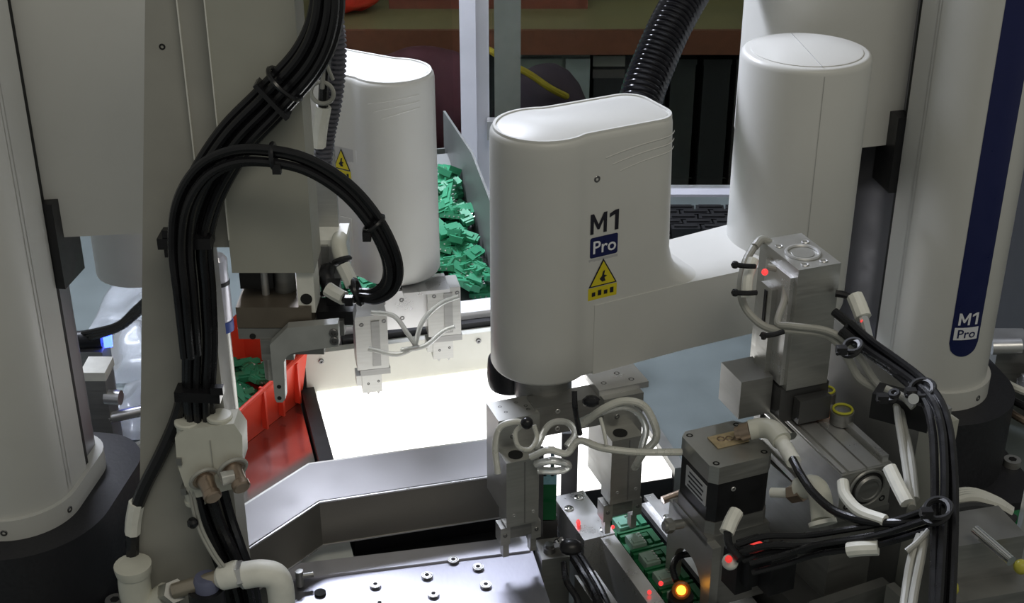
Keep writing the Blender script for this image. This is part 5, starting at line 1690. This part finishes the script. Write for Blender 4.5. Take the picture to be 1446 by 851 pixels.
# things on the bench
rbag = MB().sphere((-0.345, 2.86, 0.0985), 0.06, 18, (1.25, 0.9, 0.60))
for v in rbag.bm.verts:
    v.co += Vector((1, 0.6, 0.5)) * (0.008 * math.sin(v.co.x * 160) * math.cos(v.co.z * 140))
single('red_bag', rbag, mat('red_plastic_bag', (0.75, 0.05, 0.03), 0.4, var=0.15), 'crumpled red plastic bag on the workbench', 'bag')
bx_ = thing('cardboard_box', 'flat reddish brown cardboard box on the workbench', 'box', (-0.05, 2.98, 0.06))
obj('box_body', MB().box((-0.05, 2.98, 0.105), (0.42, 0.2, 0.09), bevel=0.004), mat('brown_card', (0.20, 0.06, 0.035), 0.7, var=0.1), bx_)
obj('box_flap', MB().box((-0.05, 2.98, 0.152), (0.424, 0.204, 0.006), bevel=0.001), MATS['brown_card'], bx_)
bb_ = thing('cardboard_box', 'long pale olive carton on the workbench beside the brown box', 'box', (0.5, 3.02, 0.06))
obj('box_body', MB().box((0.52, 3.06, 0.11), (0.52, 0.2, 0.10), bevel=0.004), mat('olive_card', (0.20, 0.19, 0.10), 0.7, var=0.1), bb_)
obj('box_flap', MB().box((0.52, 3.06, 0.162), (0.524, 0.204, 0.006), bevel=0.001), MATS['olive_card'], bb_)
# maroon sack and dark bag on the floor before the bench
for (c, r, sq, m, nm, lab, cat) in (((-0.165, 2.45, -0.006), 0.127, (0.95, 0.6, 0.9), mat('maroon_cloth', (0.075, 0.02, 0.028), 0.8, var=0.15, scale=15), 'cloth_sack', 'dark maroon cloth sack behind the window post', 'sack'),
                                    ((0.055, 2.42, -0.020), 0.105, (0.85, 0.6, 0.95), mat('plum_cloth', (0.05, 0.035, 0.05), 0.8, var=0.15, scale=15), 'cloth_sack', 'plum grey cloth sack under the yellow strap', 'sack')):
    s_ = MB().sphere(c, r, 22, sq)
    for v in s_.bm.verts:
        v.co += Vector((0.4, 0.3, 0.6)) * (0.010 * math.sin(v.co.x * 38 + v.co.z * 25) * math.cos(v.co.z * 45))
    o_ = single(nm, s_, m, lab, cat)
    z_ = o_.location.z
stool = thing('low_stand', 'low dark stand carrying the cloth sacks beyond the window', 'stand', (-0.06, 2.44, -0.85))
obj('stand_top', MB().box((-0.06, 2.44, -0.140), (0.5, 0.3, 0.03), bevel=0.004), MATS['dark_bench_steel'], stool)
for sx in (-1, 1):
    for sy in (-1, 1):
        obj('leg', MB().box((-0.06 + sx * 0.22, 2.44 + sy * 0.12, -0.5025), (0.03, 0.03, 0.695)), MATS['dark_bench_steel'], stool)
ys = MB().tube([on_y(690, 70, 2.40), on_y(725, 92, 2.36), on_y(750, 106, 2.32), on_y(778, 125, 2.32), on_y(800, 136, 2.36)], 0.006, 10, 6)
single('yellow_strap', ys, mat('yellow_strap_webbing', (0.42, 0.33, 0.02), 0.6, var=0.1), 'yellow strap lying over the plum sack', 'strap')
pc = thing('post_reflection', 'pale bar standing in for the window post reflection in the glass', 'reflection', (-0.01, 2.25, -0.85))  # bar added to imitate the window post mirrored in the glass
obj('reflection_shaft', MB().box((-0.0075, 2.25, 0.0), (0.044, 0.04, 1.70), bevel=0.003), mat('post_reflection_tone', (0.26, 0.26, 0.24), 0.6, var=0.05), pc)
obj('reflection_foot', MB().box((-0.0075, 2.25, -0.84), (0.09, 0.09, 0.02), bevel=0.002), MATS['post_reflection_tone'], pc)

# ================================================================== SMALL THINGS AT THE MACHINE EDGE
# clear bags and fittings between the robot column and the post
def bag(px0, px1, py0, py1, z, seed, label):
    rg = random.Random(seed)
    a, b = on_z(px0, py1, z), on_z(px1, py0, z)
    nx, ny = 22, 22
    ph = [rg.uniform(0, 6.28) for _ in range(6)]
    def f(u, v):
        x_, y_ = a.x + (b.x - a.x) * u, a.y + (b.y - a.y) * v
        e = math.sin(PI * u) * math.sin(PI * v)
        w = 0.010 * math.sin(6 * u + ph[0] + 3 * v) + 0.006 * math.sin(8 * v + ph[1] - 4 * u) + 0.002 * math.sin(17 * u + 11 * v + ph[2])
        return Vector((x_, y_, z + 0.004 + (0.030 + w) * e ** 0.5))
    m_ = MB().grid(f, nx, ny)
    bmesh.ops.solidify(m_.bm, geom=m_.bm.faces, thickness=0.0008)
    return single('plastic_bag', m_, BAG, label, 'bag', smooth=1.2)


bag(125, 265, 388, 470, 0.001, 3, 'crumpled clear plastic bag on the table under the robot shoulder')
bag(128, 262, 470, 545, 0.001, 5, 'flat clear plastic bag beside the blue lit plug')
bag(140, 260, 545, 625, 0.001, 8, 'small bunched clear plastic bag behind the robot base')

jb_ = thing('junction_plug', 'black cable plug with glowing blue ring on the table', 'plug', on_z(140, 500, 0.0))
p_ = at(132, 480, 1.50)
obj('plug_body', MB().cyl(p_ + Vector((-0.02, 0, 0)), p_ + Vector((0.008, 0.004, 0)), 0.010, seg=18), BLACKP, jb_)
obj('blue_ring', MB().cyl(p_ + Vector((0.010, 0.004, 0)), p_ + Vector((0.018, 0.006, 0)), 0.0105, seg=18), LEDB, jb_)
obj('plug_block', MB().box(p_ + Vector((-0.004, 0.004, -0.044)), (0.03, 0.03, 0.070), bevel=0.003), ALU, jb_)
for k in range(3):
    obj('lead', MB().tube([p_ + Vector((-0.01, 0, 0.004 * k)), at(165, 465 - 3 * k, 1.47), at(190, 447 - 5 * k, 1.45), at(222, 418 - 5 * k, 1.42), at(260, 380, 1.40)], 0.0034, 8, 6), CABLE, jb_)
vl = thing('air_valve', 'pale grey air valve with fittings behind the robot column', 'valve', at(140, 560, 1.42) - Vector((0, 0, 0.03)))
v_ = at(138, 525, 1.44)
zv = v_.z
obj('valve_body', MB().box(Vector((v_.x, v_.y, zv / 2)), (0.022, 0.03, zv), bevel=0.002), ALU, vl)
obj('valve_cap', MB().box((v_.x, v_.y, zv + 0.004), (0.026, 0.034, 0.010), bevel=0.002), WSLEEVE, vl)
obj('fitting', MB().cyl((v_.x + 0.008, v_.y - 0.01, zv - 0.024), (v_.x + 0.024, v_.y - 0.012, zv - 0.024), 0.008).cyl((v_.x + 0.008, v_.y - 0.01, zv - 0.05), (v_.x + 0.05, v_.y, zv - 0.045), 0.006), ALUL, vl)
obj('hose', MB().tube([(v_.x + 0.05, v_.y, zv - 0.045), (v_.x + 0.065, v_.y + 0.01, zv - 0.05), (v_.x + 0.055, v_.y - 0.01, zv - 0.07), (v_.x + 0.03, v_.y - 0.03, zv - 0.078)], 0.0045, 10, 6), TUBEC, vl)

# bolts fixing the robot bases
for (px, py, lab) in ((190, 655, 'brass coloured socket bolt between the robot base and post'), (162, 846, 'steel socket bolt in front of the black robot base'), (1430, 648, 'steel socket bolt beside the black base of the striped robot')):
    p_ = on_z(px, py, 0.018)
    zb_ = 0.0 if px == 190 else 0.0102
    b = thing('socket_bolt', lab, 'bolt', (p_.x, p_.y, zb_))
    obj('bolt_head', MB().cyl((p_.x, p_.y, zb_), (p_.x, p_.y, 0.018), 0.009, seg=20, bevel=0.0012), BRASS if px == 190 else ALU, b)
    obj('socket', MB().cyl((p_.x, p_.y, 0.0176), (p_.x, p_.y, 0.0184), 0.0045, seg=6), HOLE, b)

# boxes and boards at the edge beside the cable drop
ed = thing('alloy_block', 'sawn aluminium block with steel rod beside the cable drop', 'metal block', on_z(1385, 800, 0.0))
e0 = at(1372, 790, 1.06)
edy = R(14)
EM = LM((e0.x + 0.008, e0.y + 0.022, 0), edy)
ztop = at(1380, 745, 1.07).z
b_ = MB()
lbox(b_, EM, (0, 0, ztop / 2), (0.062, 0.040, ztop), 0.001)
obj('block_body', b_, ALUD, ed)
b_ = MB()
lbox(b_, EM, (0.0, -0.030, ztop / 2 - 0.018), (0.085, 0.022, ztop - 0.036), 0.001)
obj('block_step', b_, ALUD, ed)
obj('steel_rod', MB().cyl(at(1377, 748, 1.05), at(1428, 792, 1.02), 0.0042, seg=16), CHROME, ed)
kc = thing('control_box', 'black control box below the aluminium block', 'control box', on_z(1400, 851, 0.0))
b_ = MB()
lbox(b_, EM, (0.035, -0.090, 0.035), (0.16, 0.095, 0.070), 0.002)
obj('box_body', b_, BLACKP, kc)
b_ = MB()
lbox(b_, EM, (-0.043, -0.090, 0.0705), (0.004, 0.09, 0.002), 0)
obj('box_trim', b_, ALU, kc)
obj('yellow_knob', MB().sphere(at(1340, 830, 1.04), 0.0075, 12), mat('yellow_knob_plastic', (0.45, 0.42, 0.06), 0.4, var=0.1), kc)
obj('yellow_knob', MB().sphere(at(1442, 800, 1.05), 0.006, 12), MATS['yellow_knob_plastic'], kc)
pb = thing('circuit_board', 'green circuit board behind the aluminium block', 'circuit board', on_z(1440, 765, 0.01))
p_ = on_z(1438, 765, 0.05)
obj('board', MB().box((p_.x + 0.03, p_.y, 0.05), (0.10, 0.07, 0.002), yaw=edy), PCB, pb)
obj('standoff', MB().cyl((p_.x + 0.0, p_.y, 0.0), (p_.x + 0.0, p_.y, 0.05), 0.004).cyl((p_.x + 0.06, p_.y, 0.0), (p_.x + 0.06, p_.y, 0.05), 0.004), ALU, pb)
obj('terminal', MB().box((p_.x + 0.01, p_.y + 0.02, 0.06), (0.03, 0.012, 0.018), yaw=edy, bevel=0.001), GREEND, pb)
wb = thing('ribbon_lead', 'broad white ribbon lead bending over the aluminium block', 'cable', on_z(1385, 735, 0.06))
for k in range(4):
    d_ = 1.13 + 0.008 * k
    obj('wire', MB().tube([at(1335, 712 - 4 * k, d_ - 0.02), at(1370, 703 - 3 * k, d_), at(1405, 712 - 2 * k, d_), at(1428, 724 - k, d_)], 0.0042, 8, 6), TUBEW, wb)
obj('wire', MB().tube([at(1338, 721, 1.10), at(1375, 716, 1.12), at(1412, 724, 1.13), at(1432, 735, 1.13)], 0.005, 8, 6), CABLE, wb)
st_ = thing('bracket_stand', 'pale metal bracket standing behind the circuit board', 'bracket', on_z(1440, 745, 0.0))
p_ = at(1441, 728, 1.13)
obj('bracket_plate', MB().box((p_.x + 0.012, p_.y + 0.01, p_.z / 2 + 0.01), (0.016, 0.006, p_.z + 0.02), yaw=edy, bevel=0.001), ALUL, st_)
# fittings behind the striped robot's base
rv = thing('air_valve', 'grey air valve with steel plugs behind the striped robot base', 'valve', on_z(1425, 560, 0.0))
p_ = at(1420, 490, 1.56)
obj('valve_body', MB().box((p_.x + 0.012, p_.y + 0.02, p_.z / 2), (0.045, 0.05, p_.z), bevel=0.003), ALUD, rv)
obj('valve_plug', MB().cyl((p_.x - 0.02, p_.y - 0.01, p_.z + 0.006), (p_.x + 0.012, p_.y - 0.012, p_.z + 0.008), 0.009, seg=16).cyl((p_.x + 0.012, p_.y - 0.03, p_.z - 0.03), (p_.x + 0.05, p_.y - 0.03, p_.z - 0.03), 0.012, seg=16), ALUL, rv)
for k in range(3):
    obj('lead', MB().tube([at(1420 , 540 + 18 * k, 1.50), at(1436, 548 + 20 * k, 1.48), at(1465, 560 + 22 * k, 1.47)], 0.0042, 8, 5), [WSLEEVE, CABLE, BRASS][k], rv)

# clear air filter standing behind the post
af = thing('air_filter', 'clear cylindrical air filter with blue base behind the grey post', 'filter', on_z(318, 470, 0.0))
a0 = at(315, 452, 1.34)
a1 = at(313, 366, 1.34)
ax0 = Vector((a0.x, a0.y, 0.0))
obj('filter_bowl', MB().lathe(Vector((a0.x, a0.y, a0.z)), (0, 0, 1), [(0, 0.0085), (0.004, 0.010), (0.066, 0.010), (0.070, 0.007)], 20), mat('milky_filter_bowl', (0.62, 0.62, 0.70), 0.2, 0.3, var=0.05), af)
obj('filter_band', MB().cyl((a0.x, a0.y, a0.z + 0.040), (a0.x, a0.y, a0.z + 0.044), 0.0105, seg=20), BLACKP, af)
obj('filter_base', MB().cyl((a0.x, a0.y, a0.z - 0.010), (a0.x, a0.y, a0.z + 0.001), 0.010, seg=20), mat('blue_filter_base', (0.05, 0.09, 0.35), 0.4, var=0.05), af)
obj('filter_stem', MB().cyl((a0.x, a0.y, 0.0332), (a0.x, a0.y, a0.z - 0.009), 0.006, seg=16), ALU, af)
